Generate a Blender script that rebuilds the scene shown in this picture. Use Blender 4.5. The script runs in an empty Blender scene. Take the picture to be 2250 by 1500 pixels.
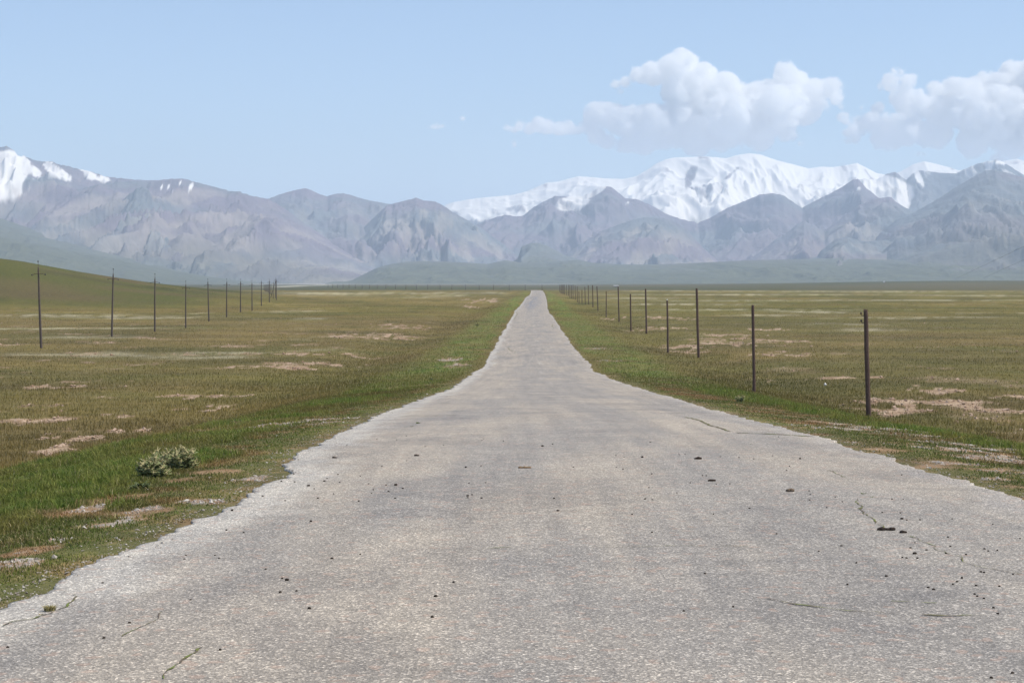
import bpy, math, random
import numpy as np

# ------------------------------------------------------------------ camera, world, sun, exposure
scene = bpy.context.scene
COL = scene.collection
FPX = 4000.0          # focal length in pixels of the 2250 px wide photograph
CX, HY = 1125.0, 620.0
EYE = 1.8             # camera height above the road under it (world z = 0)

cam_d = bpy.data.cameras.new("camera")
cam_d.sensor_width = 36.0
cam_d.lens = 36.0 * FPX / 2250.0
cam_d.clip_start = 0.3
cam_d.clip_end = 200000.0
cam = bpy.data.objects.new("camera", cam_d)
COL.objects.link(cam)
cam.location = (0, 0, EYE)
cam.rotation_euler = (math.radians(90) - math.atan((750.0 - HY) / FPX), 0, 0)
scene.camera = cam

SUN_ELEV = math.radians(57)
SUN_AZ = math.radians(98)      # to the right of the view direction (+Y)
world = bpy.data.worlds.new("World")
scene.world = world
world.use_nodes = True
wn = world.node_tree
wn.nodes.clear()
sky = wn.nodes.new("ShaderNodeTexSky")
sky.sky_type = 'NISHITA'
sky.sun_disc = False
sky.sun_elevation = SUN_ELEV
sky.sun_rotation = SUN_AZ
sky.altitude = 2800
sky.air_density = 1.0
sky.dust_density = 1.2
sky.ozone_density = 0.35
bg = wn.nodes.new("ShaderNodeBackground")
bg.inputs['Strength'].default_value = 0.14
wo = wn.nodes.new("ShaderNodeOutputWorld")
wn.links.new(sky.outputs[0], bg.inputs[0])
wn.links.new(bg.outputs[0], wo.inputs[0])

sd = bpy.data.lights.new("sun", 'SUN')
sd.energy = 4.3
sd.angle = math.radians(0.55)
sd.color = (1.0, 0.935, 0.81)
sun = bpy.data.objects.new("sun", sd)
COL.objects.link(sun)
# lamp shines along -Z of the object; direction towards the sun is (sin az, cos az) in plan
sun.rotation_euler = (math.radians(90) - SUN_ELEV, 0, math.radians(180) - SUN_AZ)
sun.location = (0, 0, 60)

scene.view_settings.view_transform = 'Standard'
scene.view_settings.look = 'None'
scene.view_settings.exposure = 0.35
scene.view_settings.gamma = 1.0
scene.cycles.max_bounces = 30
scene.cycles.diffuse_bounces = 2
scene.cycles.glossy_bounces = 1
scene.cycles.volume_bounces = 2
scene.cycles.transparent_max_bounces = 8
scene.cycles.use_denoising = True

rng = np.random.default_rng(7)
random.seed(7)

# ------------------------------------------------------------------ noise
def _grad(ix, iy, seed):
    h = (ix.astype(np.int64) * 374761393 + iy.astype(np.int64) * 668265263 + seed * 144269504) & 0xffffffff
    h = ((h ^ (h >> 13)) * 1274126177) & 0xffffffff
    h = h ^ (h >> 16)
    a = (h & 0xffff) * (2 * np.pi / 65536.0)
    return np.cos(a), np.sin(a)

def perlin(x, y, seed=0):
    x = np.asarray(x, float); y = np.asarray(y, float)
    x0 = np.floor(x); y0 = np.floor(y)
    fx = x - x0; fy = y - y0
    u = fx * fx * fx * (fx * (fx * 6 - 15) + 10); v = fy * fy * fy * (fy * (fy * 6 - 15) + 10)
    def d(ox, oy):
        gx, gy = _grad(x0 + ox, y0 + oy, seed)
        return gx * (fx - ox) + gy * (fy - oy)
    a = d(0, 0); b = d(1, 0); c = d(0, 1); e = d(1, 1)
    return ((a + (b - a) * u) * (1 - v) + (c + (e - c) * u) * v) * 1.5

def fbm(x, y, seed=0, octv=4, gain=0.5, lac=2.03):
    s = 0; a = 1.0; t = 0
    for i in range(octv):
        s = s + a * perlin(x * lac ** i, y * lac ** i, seed + i * 17)
        t += a; a *= gain
    return s / t * 1.4

def ridged(x, y, seed=0, octv=5, gain=0.5, lac=2.1):
    s = 0; a = 1.0; t = 0; w = 1.0
    for i in range(octv):
        n = 1 - np.abs(perlin(x * lac ** i, y * lac ** i, seed + i * 31)) * 1.6
        n = np.clip(n, 0, 1) ** 2 * w
        w = np.clip(n * 1.8, 0, 1)
        s = s + a * n; t += a; a *= gain
    return s / t

def sstep(a, b, x):
    t = np.clip((np.asarray(x, float) - a) / (b - a), 0, 1)
    return t * t * (3 - 2 * t)

def tab(pts):
    p = sorted(pts); xs = np.array([q[0] for q in p], float); ys = np.array([q[1] for q in p], float)
    return lambda x: np.interp(x, xs, ys)

def mix3(a, b, t):
    a = np.asarray(a, float); b = np.asarray(b, float)
    return a + (b - a) * np.asarray(t)[..., None]

# ------------------------------------------------------------------ mesh helpers
def mesh_from(name, V, F, colors=None, smooth=True, extra=None):
    """V (n,3), F (m,3|4) arrays; colors (n,3) -> point attribute 'Col'"""
    me = bpy.data.meshes.new(name)
    V = np.ascontiguousarray(V, dtype=np.float32); F = np.ascontiguousarray(F, dtype=np.int32)
    k = F.shape[1]
    me.vertices.add(len(V)); me.vertices.foreach_set('co', V.ravel())
    me.loops.add(F.size); me.loops.foreach_set('vertex_index', F.ravel())
    me.polygons.add(len(F)); me.polygons.foreach_set('loop_start', np.arange(0, F.size, k, dtype=np.int32))
    me.polygons.foreach_set('use_smooth', np.full(len(F), smooth, dtype=bool))
    me.update(calc_edges=True)
    if colors is not None:
        at = me.color_attributes.new('Col', 'FLOAT_COLOR', 'POINT')
        c = np.ones((len(V), 4), dtype=np.float32); c[:, :3] = colors
        at.data.foreach_set('color', c.ravel())
    return me

def link(name, me, mat=None, parent=None, **props):
    o = bpy.data.objects.new(name, me)
    COL.objects.link(o)
    if mat is not None:
        me.materials.append(mat)
    if parent is not None:
        o.parent = parent
    for k, v in props.items():
        o[k] = v
    return o

def grid_faces(nr, nc):
    i = np.arange(nr - 1)[:, None] * nc + np.arange(nc - 1)[None, :]
    return np.stack([i, i + 1, i + 1 + nc, i + nc], -1).reshape(-1, 4)

# ------------------------------------------------------------------ material helpers
def new_mat(name):
    m = bpy.data.materials.new(name); m.use_nodes = True
    nt = m.node_tree; nt.nodes.clear()
    out = nt.nodes.new("ShaderNodeOutputMaterial")
    return m, nt, out

def N(nt, kind, **kw):
    n = nt.nodes.new(kind)
    for k, v in kw.items():
        if k in n.inputs: n.inputs[k].default_value = v
        else: setattr(n, k, v)
    return n

def bsdf(nt, out, rough=0.9, spec=0.2):
    b = nt.nodes.new("ShaderNodeBsdfPrincipled")
    b.inputs['Roughness'].default_value = rough
    b.inputs['Specular IOR Level'].default_value = spec
    nt.links.new(b.outputs[0], out.inputs['Surface'])
    return b

def mathn(nt, op, a, b=None, clamp=False):
    n = nt.nodes.new("ShaderNodeMath"); n.operation = op; n.use_clamp = clamp
    for i, v in enumerate((a, b)):
        if v is None: continue
        if hasattr(v, 'links'): nt.links.new(v, n.inputs[i])
        else: n.inputs[i].default_value = v
    return n.outputs[0]

def mixc(nt, fac, a, b, mode='MIX'):
    n = nt.nodes.new("ShaderNodeMix"); n.data_type = 'RGBA'; n.blend_type = mode
    for i, v in ((0, fac), (6, a), (7, b)):
        if hasattr(v, 'links'): nt.links.new(v, n.inputs[i])
        elif i == 0: n.inputs[i].default_value = v
        else: n.inputs[i].default_value = (*v, 1) if len(v) == 3 else v
    return n.outputs[2]

def ramp(nt, fac, stops):
    r = nt.nodes.new("ShaderNodeValToRGB")
    e = r.color_ramp.elements
    while len(e) < len(stops): e.new(0.5)
    for k, (p, c) in enumerate(stops):
        e[k].position = p; e[k].color = (*c, 1) if len(c) == 3 else c
    nt.links.new(fac, r.inputs[0])
    return r.outputs[0]

def simple_mat(name, col, rough=0.85, spec=0.2, var=0.25, scale=8.0, bump=0.0):
    m, nt, out = new_mat(name)
    b = bsdf(nt, out, rough, spec)
    tc = N(nt, "ShaderNodeTexCoord")
    n = N(nt, "ShaderNodeTexNoise", Scale=scale, Detail=4.0)
    nt.links.new(tc.outputs['Object'], n.inputs['Vector'])
    c = mixc(nt, n.outputs[0], tuple(v * (1 - var) for v in col), tuple(min(1, v * (1 + var)) for v in col))
    nt.links.new(c, b.inputs['Base Color'])
    if bump:
        bp = N(nt, "ShaderNodeBump", Strength=bump, Distance=0.01)
        nt.links.new(n.outputs[0], bp.inputs['Height']); nt.links.new(bp.outputs[0], b.inputs['Normal'])
    return m

# ------------------------------------------------------------------ terrain model (h = drop below eye level)
ROAD_H = tab([(-60, 1.8), (0, 1.8), (8, 1.82), (16.4, 1.96), (22, 2.08), (27.3, 2.27), (34.7, 2.57), (43.7, 2.97), (49, 3.17), (61.5, 3.69),
              (74, 4.16), (86, 4.6), (97, 4.95), (108, 5.28), (122, 5.47), (138, 5.52), (162, 5.67), (192, 5.76), (231, 5.86), (320, 5.95),
              (400, 5.88), (510, 5.72), (800, 5.6), (1000, 5.3), (1150, 5.2), (1220, 5.35), (1500, 6.9), (2000, 7.0)])
PLAIN_H = tab([(-60, 5.2), (80, 5.2), (146, 5.32), (190, 5.6), (250, 5.85), (320, 6.0), (450, 6.05), (600, 5.95), (800, 5.85), (1000, 5.55),
               (1150, 5.3), (1220, 5.45), (1500, 6.8), (3000, 6.3), (6000, 6.5), (10000, 5.6), (16000, 8), (60000, 20)])
# road edges traced, (distance, pixel column) -> x
_yd = tab([(638, 1167), (642, 1000), (649, 800), (664, 509), (680, 389), (696, 318), (709, 264), (722, 231), (740, 192), (760, 162), (780, 138),
           (800, 122), (817, 108), (825, 97), (835, 86), (845, 74), (860, 61.5), (879, 49), (892, 43.7), (916, 34.7), (934, 30.3), (952, 27.3),
           (977, 24.1), (1000, 21.9), (1023, 20.4), (1056, 18.4), (1100, 16.35), (1200, 13.0), (1331, 10.3), (1500, 8.2)])
LPX = [(1168, 638), (1166.7, 642), (1164.5, 649), (1154.5, 656), (1146.7, 664), (1143, 673), (1132, 680), (1130, 689), (1125.5, 696), (1116.7, 709),
       (1111, 722), (1099, 740), (1089, 760), (1075, 780), (1072, 790), (1066, 800), (1060, 810), (1044, 817), (1034, 825), (1018, 835), (1003, 845),
       (991, 855), (964, 864.5), (920, 879), (895, 891), (852, 905), (781, 934), (746, 951), (690, 977), (657, 995.7), (632, 1023), (612, 1051),
       (556, 1074), (537, 1100), (448, 1137), (410, 1149), (358, 1171), (280, 1212), (224, 1238), (149, 1268), (75, 1302), (0, 1331), (-520, 1500)]
RPX = [(1192, 638), (1194.4, 642), (1197.8, 649), (1200, 656), (1202, 664), (1203, 673), (1204.5, 680), (1208, 689), (1214, 696), (1223, 709),
       (1232, 722), (1245, 740), (1258, 760), (1277, 780), (1284, 790), (1297, 800), (1300, 810), (1303, 817), (1329, 825), (1343, 835), (1382, 845),
       (1430, 860), (1534, 892), (1630, 916), (1690, 930), (1770, 952), (1830, 966), (1862, 984), (1894, 994), (1930, 1000), (1986, 1018),
       (2050, 1040), (2118, 1056), (2170, 1076), (2250, 1100)]
ROAD_L = tab([(d, (x - CX) / FPX * d) for x, y in LPX for d in [float(_yd(y))]] + [(-60, -3.2), (4, -3.2), (1300, 11.0), (1500, 5.0), (2000, -20)])
ROAD_R = tab([(d, (x - CX) / FPX * d) for x, y in RPX for d in [float(_yd(y))]] + [(-60, 4.8), (8, 4.8), (1300, 18.0), (1500, 12.0), (2000, -13)])

HILL = tab([(-600, 46), (-400, 34), (-300, 26), (-200, 17.4), (-175, 14.0), (-159, 10.7), (-143.5, 7.9), (-128, 5.1), (-112, 3.1), (-97, 1.7), (-80, 0.7), (-62, 0)])

def ground_h(X, Y):
    X = np.asarray(X, float); Y = np.asarray(Y, float)
    rh = ROAD_H(Y); ph = PLAIN_H(Y)
    lat = np.maximum(ROAD_L(Y) - X, X - ROAD_R(Y))
    near = 1 - sstep(60, 140, Y)
    # shoulder: gentle for 4.5 m, then the bank down to the plain
    sh = sstep(0, 4, lat) * 0.26 * near
    f = sstep(3.3, 9.8, lat)
    edge = rh + sh + 0.02
    h = edge + (np.maximum(ph, edge) - edge) * f
    # soft ditch along the far road, and small rolls in the plain
    h = h + 0.35 * np.exp(-((lat - 9) / 3.0) ** 2) * sstep(70, 130, Y) * (1 - sstep(700, 1000, Y))
    roll = fbm(X / 60.0, Y / 60.0, 3, 3) * 0.22 + fbm(X / 14.0, Y / 14.0, 5, 2) * 0.06
    h = h - roll * sstep(8, 30, lat) * (1 - 0.6 * sstep(700, 1000, Y))
    h = h - (perlin(X / 1.7, Y / 1.7, 9) * 0.03 + perlin(X / 0.6, Y / 0.6, 10) * 0.012) * sstep(0.2, 1.5, lat) * (1 - sstep(150, 300, Y))
    # green hill on the left
    Xr = X * 600.0 / np.clip(Y, 300, 900)
    hp = HILL(0.5 * X + 0.5 * Xr)
    h = h - hp * sstep(400, 620, Y + 0.25 * (X + 150)) * (1 - sstep(680, 1100, Y))
    # right part of the far plain rises a little
    h = h - (2.0 + 8.0 * sstep(250, 900, X * 3500.0 / np.maximum(Y, 100)) ) * sstep(1500, 3500, Y) * (1 - sstep(4500, 9000, Y)) * sstep(50, 300, X * 3500.0 / np.maximum(Y, 100))
    return h

def ground_z(X, Y):
    return EYE - ground_h(X, Y)

def hit(px, py, lo=6.0, hi=4000.0):
    """where the view line through a photograph pixel meets the terrain"""
    d = np.exp(np.linspace(math.log(lo), math.log(hi), 6000))
    X = (px - CX) / FPX * d
    lat = np.maximum(ROAD_L(d) - X, X - ROAD_R(d))
    gh = np.where(lat < 0, ROAD_H(d), ground_h(X, d))
    ray = (py - HY) / FPX * d
    k = np.argmax(ray >= gh)
    if ray[k] < gh[k]: k = len(d) - 1
    return float(X[k]), float(d[k]), float(EYE - gh[k])

# ------------------------------------------------------------------ what grows where (one description used by ground colour and by the blades)
def blob_world(px, py, rx, ry):
    X, d, z = hit(px, py)
    h = max(EYE - z, 1.5)
    return X, d, rx / FPX * d, max(ry * d * d / (FPX * h), 0.15)

BARE = [blob_world(*b) for b in [
    (870, 717, 60, 4), (905, 741, 60, 4), (810, 737, 90, 5), (850, 787, 60, 4), (640, 777, 120, 4), (760, 780, 60, 3), (600, 806, 90, 4), (720, 800, 60, 3),
    (850, 799, 40, 3), (1075, 660, 45, 4), (1035, 674, 20, 1.5), (330, 872, 110, 5), (120, 850, 120, 4), (420, 902, 90, 4), (110, 925, 120, 7), (250, 920, 60, 8), (320, 947, 60, 5),
    (60, 990, 100, 9), (180, 965, 80, 4), (60, 900, 80, 4), (500, 870, 60, 4), (520, 892, 70, 3), (20, 1045, 60, 4),
    (1600, 745, 70, 3), (1620, 757, 60, 3), (1560, 752, 60, 2.5), (1500, 762, 70, 5), (1480, 772, 50, 4), (1430, 763, 50, 4), (1520, 773, 40, 3), (1720, 750, 60, 4),
    (1710, 778, 60, 5), (1600, 736, 60, 3), (1690, 724, 60, 2), (1450, 697, 40, 2), (1440, 722, 60, 2.5), (1480, 700, 40, 2), (1690, 836, 30, 5), (1820, 831, 90, 2.5), (1520, 805, 40, 6),
    (2060, 858, 60, 8), (1990, 884, 130, 8), (1950, 903, 90, 7), (2120, 890, 120, 8), (2220, 870, 60, 6), (2200, 903, 90, 4), (1860, 888, 40, 4), (1400, 757, 40, 2), (2200, 925, 90, 2),
    (1375, 726, 45, 1.6), (1340, 700, 30, 2), (1400, 745, 40, 1.5), (1960, 912, 30, 3)]]
DARK = [blob_world(*b) for b in [   # richer darker green or brown hollows
    (150, 735, 160, 14), (600, 700, 160, 5), (400, 718, 130, 6), (880, 672, 80, 3), (760, 665, 60, 2.5), (740, 740, 25, 3), (740, 765, 20, 2), (840, 778, 60, 4),
    (780, 688, 120, 3), (2000, 848, 150, 4), (1900, 845, 60, 3), (1850, 680, 250, 8), (2100, 800, 200, 14), (1750, 800, 150, 8), (1700, 700, 120, 5), (300, 830, 200, 12), (600, 840, 160, 10),
    (1380, 709, 30, 2), (1290, 667, 25, 2), (1400, 675, 40, 1.5), (400, 770, 200, 8), (900, 760, 80, 5)]]
PALE = [blob_world(*b) for b in [   # strips of pale feathery grass
    (100, 692, 130, 1.8), (250, 696, 150, 1.6), (120, 722, 170, 1.6), (330, 699, 90, 1.6), (170, 742, 60, 3), (250, 742, 40, 2), (440, 688, 14, 1.2), (640, 684, 50, 1.4), (680, 700, 30, 1.4),
    (840, 644.5, 220, 1.0), (1050, 643.6, 100, 0.8), (640, 643, 120, 2.2), (980, 650, 40, 0.8), (920, 653, 40, 0.9), (1500, 638, 130, 0.8), (1600, 646.5, 330, 0.7), (1900, 640, 200, 0.8), (1500, 668, 110, 1),
    (1550, 680, 110, 1), (1700, 692, 70, 1.2), (1750, 680, 90, 0.8), (1950, 698, 70, 1.3), (2080, 697, 90, 1), (2200, 688, 70, 0.8), (1830, 712, 60, 2), (1920, 724, 50, 2), (700, 770, 60, 2),
    (500, 775, 70, 2), (250, 780, 150, 4), (430, 785, 100, 3), (80, 780, 80, 3), (1780, 685, 60, 2), (1600, 660, 200, 0.8), (2000, 660, 200, 0.8), (2150, 650, 100, 0.8), (1400, 655, 100, 0.8)]]

def blobs(X, Y, lst):
    m = np.zeros_like(np.asarray(X, float))
    for bx, by, sx, sy in lst:
        q = ((X - bx) / (sx * 1.12)) ** 2 + ((Y - by) / (sy * 1.2)) ** 2
        m = np.maximum(m, np.exp(-q * 0.9))
    return m

GRAVEL = [blob_world(*b) for b in [(20, 1235, 75, 22), (160, 1190, 60, 10), (230, 1150, 60, 12), (190, 1125, 40, 8), (330, 1120, 50, 8), (600, 935, 110, 7), (700, 922, 60, 4), (500, 950, 50, 5),
    (990, 790, 20, 4), (1005, 803, 22, 5), (560, 1050, 40, 8), (430, 1105, 40, 6),
    (1880, 938, 80, 9), (1990, 955, 90, 9), (2100, 975, 90, 8), (2200, 992, 70, 10), (2200, 1040, 60, 12), (2100, 1020, 50, 5), (1960, 945, 80, 7), (1920, 950, 120, 9), (2060, 985, 130, 10), (2170, 1005, 110, 12), (2150, 1050, 60, 9), (1860, 945, 60, 8), (620, 940, 110, 9), (1800, 941, 20, 4), (1345, 793, 25, 1.6), (1310, 765, 22, 2), (2130, 1000, 60, 6)]]

RUSTY = [blob_world(*b) for b in [(440, 950, 60, 9), (640, 922, 110, 7), (150, 1135, 80, 14), (50, 1215, 110, 16), (260, 1098, 90, 8), (385, 1056, 55, 6), (480, 1035, 60, 8), (330, 1125, 70, 8), (900, 850, 60, 5), (2110, 1028, 120, 14),
    (2210, 1065, 80, 14), (1990, 990, 90, 8), (1330, 825, 40, 3), (1560, 905, 60, 4)]]

def paint(X, Y):
    """returns soil colour, grass colour, grass height (m), grass cover 0..1"""
    X = np.asarray(X, float); Y = np.asarray(Y, float)
    latL = ROAD_L(Y) - X; latR = X - ROAD_R(Y)
    lat = np.maximum(latL, latR)
    n40 = fbm(X / 55, Y / 75, 21, 3); n12 = fbm(X / 13, Y / 17, 22, 3); n3 = fbm(X / 3.3, Y / 4.0, 23, 3); n1 = fbm(X / 0.9, Y / 0.9, 24, 3)
    nfine = fbm(X / 0.22, Y / 0.3, 26, 2)
    side = sstep(-5, 5, X - 5)          # right field greener and more olive
    olive = np.array([0.134, 0.116, 0.028]); brown = np.array([0.182, 0.137, 0.043]); deep = np.array([0.082, 0.084, 0.018]); straw = np.array([0.24, 0.205, 0.105])
    lush = np.array([0.100, 0.148, 0.025]); rust = np.array([0.26, 0.145, 0.065])
    t = sstep(-0.5, 0.55, n12 * 0.5 + n40 * 0.8 + n3 * 0.35 - 0.20 * side + 0.12 * (1 - side))
    g = mix3(olive, brown, t)
    dk = np.clip(blobs(X, Y, DARK) * (0.8 + 0.5 * n3), 0, 1)
    g = mix3(g, deep, dk * 0.75)
    g = mix3(g, deep, sstep(0.15, 0.6, fbm(X / 9, Y / 20, 27, 3)) * 0.55)
    pl = np.clip(blobs(X, Y, PALE) * (0.62 + 1.3 * n3 * (1 - sstep(400, 700, Y)) + 0.9 * fbm(X / 5, Y / 24, 39, 3)), 0, 1) * sstep(8, 14, lat)
    g = mix3(g, [0.40, 0.36, 0.24], np.clip(pl, 0, 0.72))
    hillm = sstep(0.6, 2.5, HILL(0.5 * X + 0.5 * X * 600.0 / np.clip(Y, 300, 900))) * sstep(380, 480, Y) * (1 - sstep(900, 1100, Y))
    g = mix3(g, [0.076, 0.084, 0.018], hillm * 0.85)
    g = mix3(g, [0.045, 0.052, 0.012], hillm * sstep(0.15, 0.5, fbm(X / 45, Y / 10, 36, 4)) * 0.8)
    g = mix3(g, [0.12, 0.088, 0.040], hillm * sstep(0.0, 0.5, fbm(X / 90, Y / 30, 29, 3)) * 0.7)
    g = mix3(g, straw, (1 - hillm) * sstep(0.28, 0.6, fbm(X / 6, Y / 8, 28, 4)) * 0.35 * sstep(8, 14, lat) * (0.45 + 0.55 * sstep(100, 200, Y)))
    bnd = fbm(X / 26, Y / 14, 37, 3); g = g * (1 + 0.42 * np.clip(bnd, -0.8, 0.8) * (1 - hillm))[..., None]
    hgt = 0.13 + 0.06 * n3 + 0.03 * n12
    cov = np.ones_like(X) * 0.9
    # bare pinkish soil
    soil = mix3([0.37, 0.275, 0.195], [0.25, 0.17, 0.11], sstep(-0.5, 0.5, n1 + 0.4 * n3))
    bb = blobs(X, Y, BARE)
    nst = fbm(X / 0.9, Y / 3.2, 33, 3)
    nst2 = fbm(X / 2.6, Y / 5.0, 34, 3)
    bare = sstep(0.40, 0.54, bb * (0.58 + 0.6 * n3) + (0.62 * nst + 0.5 * nst2) * sstep(0.05, 0.3, bb)) * sstep(7, 10, lat)
    bare = np.maximum(bare, 0.75 * sstep(0.36, 0.55, fbm(X / 7, Y / 10, 31, 4) + 0.30 * n1) * sstep(9, 13, lat) * (1 - sstep(150, 350, Y)) * (1 - 0.5 * side))
    # verge bands
    wob = n3 * 0.9 + n12 * 0.6
    L = lat + wob
    L = lat + wob * 0.85
    band = np.where(latL > latR, sstep(0.9, 1.7, L) * (1 - sstep(3.9, 5.0, L)), sstep(2.2, 2.8, L) * (1 - sstep(4.6, 5.6, L)))
    edgeg = np.exp(-((L - 0.45) / 0.45) ** 2) * 0.95
    farband = sstep(0.3, 1.2, L) * (1 - sstep(3.8, 6.4, L)) * (0.55 + 0.45 * sstep(-0.3, 0.3, n12 + n3))
    fb = sstep(60, 110, Y)
    band = band * (1 - fb) + farband * fb
    band = band * (1 - 0.6 * sstep(500, 1100, Y))
    inner = (1 - sstep(2.4, 3.6, L)) * (1 - fb) * (1 - band)
    g = mix3(g, mix3([0.085, 0.105, 0.024], [0.145, 0.110, 0.040], sstep(-0.35, 0.4, n1 + n3 * 0.6)), inner)
    g = mix3(g, rust, inner * sstep(-0.05, 0.35, n3 * 0.9 + n1 * 0.6) * 0.7)
    hgt = hgt * (1 - inner) + 0.06 * inner
    hgt = hgt * (1 - inner) + (0.05 + 0.03 * n1) * inner
    lushv = mix3(lush, [0.180, 0.195, 0.045], sstep(-0.25, 0.45, fbm(X / 0.4, Y / 0.5, 35, 2) + 0.5 * nfine))
    lushv = mix3(lushv, brown, (0.35 + 0.25 * fb) * sstep(0.0, 0.5, n12))
    g = mix3(g, lushv, np.clip(np.maximum(band * (0.85 + 1.0 * n3 + 0.7 * n12), edgeg * (0.8 + 0.8 * n3) * (1 - fb)), 0, 1))
    hgt = hgt * (1 - band) + (0.105 + 0.09 * n1 + 0.04 * n3 + 0.05 * nfine) * band
    # dry reddish patches between the lush clumps
    rb = sstep(0.30, 0.52, blobs(X, Y, RUSTY) * (0.75 + 0.6 * n3) + 0.45 * n1 * sstep(0.05, 0.3, blobs(X, Y, RUSTY)))
    g = mix3(g, mix3(rust, [0.27, 0.20, 0.10], sstep(-0.2, 0.3, n1)), rb * 0.85); hgt = hgt * (1 - 0.55 * rb)
    # gravel in the verge
    gb = blobs(X, Y, GRAVEL); gv = sstep(0.28, 0.50, gb * (0.62 + 0.5 * n3) + (0.5 * n1 + 0.5 * fbm(X / 0.35, Y / 0.5, 38, 2)) * sstep(0.04, 0.25, gb)) * (lat > 0.15)
    cov = cov * (1 - 0.93 * bare) * (1 - 0.9 * gv) * (1 - 0.35 * rb) * (1 - inner * (0.12 + 0.3 * sstep(-0.1, 0.4, n1)))
    grav = mix3([0.30, 0.26, 0.225], [0.24, 0.155, 0.095], sstep(-0.3, 0.4, nfine + n1 * 0.6))
    s = mix3(g * 0.62 + 0.008, soil, np.clip(bare + 0.12, 0, 1))
    s = mix3(s, mix3([0.13, 0.10, 0.055], [0.24, 0.155, 0.095], sstep(-0.3, 0.4, n1 + nfine * 0.7)), inner * 0.75)
    s = mix3(s, [0.27, 0.175, 0.11], rb * 0.8)
    s = mix3(s, grav, gv)
    # far plain: greyer, and the pale river bed beyond it
    far = sstep(1250, 1700, Y)
    fcol = mix3([0.062, 0.066, 0.024], [0.095, 0.082, 0.038], sstep(-0.5, 0.5, fbm(X / 300, Y / 900, 41, 4)))
    u = X / np.maximum(Y, 10) * FPX + CX
    riv = sstep(5200, 6200, Y) * (1 - sstep(15000, 20000, Y)) * sstep(450, 640, u) * (1 - sstep(1220, 1330, u))
    fcol = mix3(fcol, [0.50, 0.44, 0.40], riv * (0.7 + 0.3 * fbm(X / 200, Y / 2000, 42, 3)))
    fcol = mix3(fcol, [0.70, 0.70, 0.70], sstep(16800, 17500, Y))     # unseen snow-coloured ground added behind the range to bounce light onto the clouds
    # pale track slanting on the far left plain
    tr = np.exp(-((u - (565 + (Y - 2000) * 0.062)) / 26) ** 2) * sstep(1700, 2100, Y) * (1 - sstep(4300, 4900, Y)) * sstep(-0.2, 0.1, fbm(X / 120, Y / 500, 43, 2))
    fcol = mix3(fcol, [0.48, 0.45, 0.36], tr * 0.8)
    s = mix3(s, fcol, far)
    return s, g, np.clip(hgt, 0.03, 0.4), np.clip(cov, 0, 1), gv, band, bare

# ------------------------------------------------------------------ ground sheet
def yrows(y0, y1, f, floor=0.03):
    ys = [y0]
    while ys[-1] < y1:
        y = ys[-1]
        ys.append(y + min(max(y * y / (1820 * float(ROAD_H(y))) * f, floor), 900))
    return ys
rows = np.array([-60, -40, -25, -15, -8, -3, 0, 3, 5] + yrows(7.0, 33000, 0.85))
uo = np.concatenate([np.linspace(0.345, 0.75, 110), np.geomspace(0.78, 9, 30)])
uc = np.concatenate([-uo[::-1], np.linspace(-0.34, 0.34, 860), uo])
YY, UU = np.meshgrid(rows, uc, indexing='ij')
W0 = np.maximum(YY, 0.0) + 14.0
WW = np.where(YY < 8000, W0, 8014 + 0 * YY)
XX = np.where(np.abs(UU) <= 0.36, UU * W0, np.sign(UU) * (0.36 * W0 + (np.abs(UU) - 0.36) * WW * 0.6))
lat_ = np.maximum(ROAD_L(YY) - XX, XX - ROAD_R(YY))
HH = ground_h(XX, YY)
HH = HH + (0.05 + 0.0012 * np.clip(YY, 0, 1500)) * sstep(0.05, -0.5, lat_) * (lat_ < 0.05) * 1.0 if False else HH + (0.06 + 0.0004 * np.clip(YY, 0, 1500)) * (1 - sstep(-0.6, -0.05, lat_))
soilc, gcol_, ghgt_, gcov_, gv_, band_, bare_ = paint(XX, YY)
# where blades stand the sheet shows soil between them; beyond the blades it shows the grass itself
fade = sstep(120, 420, YY)[..., None]
grassy = soilc * (1 - gcov_[..., None]) + (gcol_ * 0.92) * gcov_[..., None]
farm = sstep(1250, 1700, YY)[..., None]
gc = soilc * (1 - np.maximum(fade, 0.45) * (1 - farm)) + grassy * np.maximum(fade, 0.45) * (1 - farm)
V = np.stack([XX, YY, EYE - HH], -1).reshape(-1, 3)
me = mesh_from("ground", V, grid_faces(*XX.shape), gc.reshape(-1, 3))
m, nt, out = new_mat("ground_soil_and_grass")
b = bsdf(nt, out, 0.95, 0.1)
at = N(nt, "ShaderNodeAttribute", attribute_name='Col')
geo = N(nt, "ShaderNodeNewGeometry")
n1 = N(nt, "ShaderNodeTexNoise", Scale=9.0, Detail=5.0, Roughness=0.65); nt.links.new(geo.outputs['Position'], n1.inputs['Vector'])
n2 = N(nt, "ShaderNodeTexNoise", Scale=0.9, Detail=6.0, Roughness=0.7); nt.links.new(geo.outputs['Position'], n2.inputs['Vector'])
f = mathn(nt, 'ADD', mathn(nt, 'MULTIPLY', n1.outputs[0], 0.6), mathn(nt, 'MULTIPLY', n2.outputs[0], 0.6))
cr = ramp(nt, f, [(0.35, (0.55, 0.55, 0.55)), (0.6, (1, 1, 1)), (0.8, (1.55, 1.5, 1.4))])
nt.links.new(mixc(nt, 1.0, at.outputs['Color'], cr, 'MULTIPLY'), b.inputs['Base Color'])
bp = N(nt, "ShaderNodeBump", Strength=0.6, Distance=0.04); nt.links.new(n1.outputs[0], bp.inputs['Height']); nt.links.new(bp.outputs[0], b.inputs['Normal'])
link("ground", me, m, kind='structure')

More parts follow.
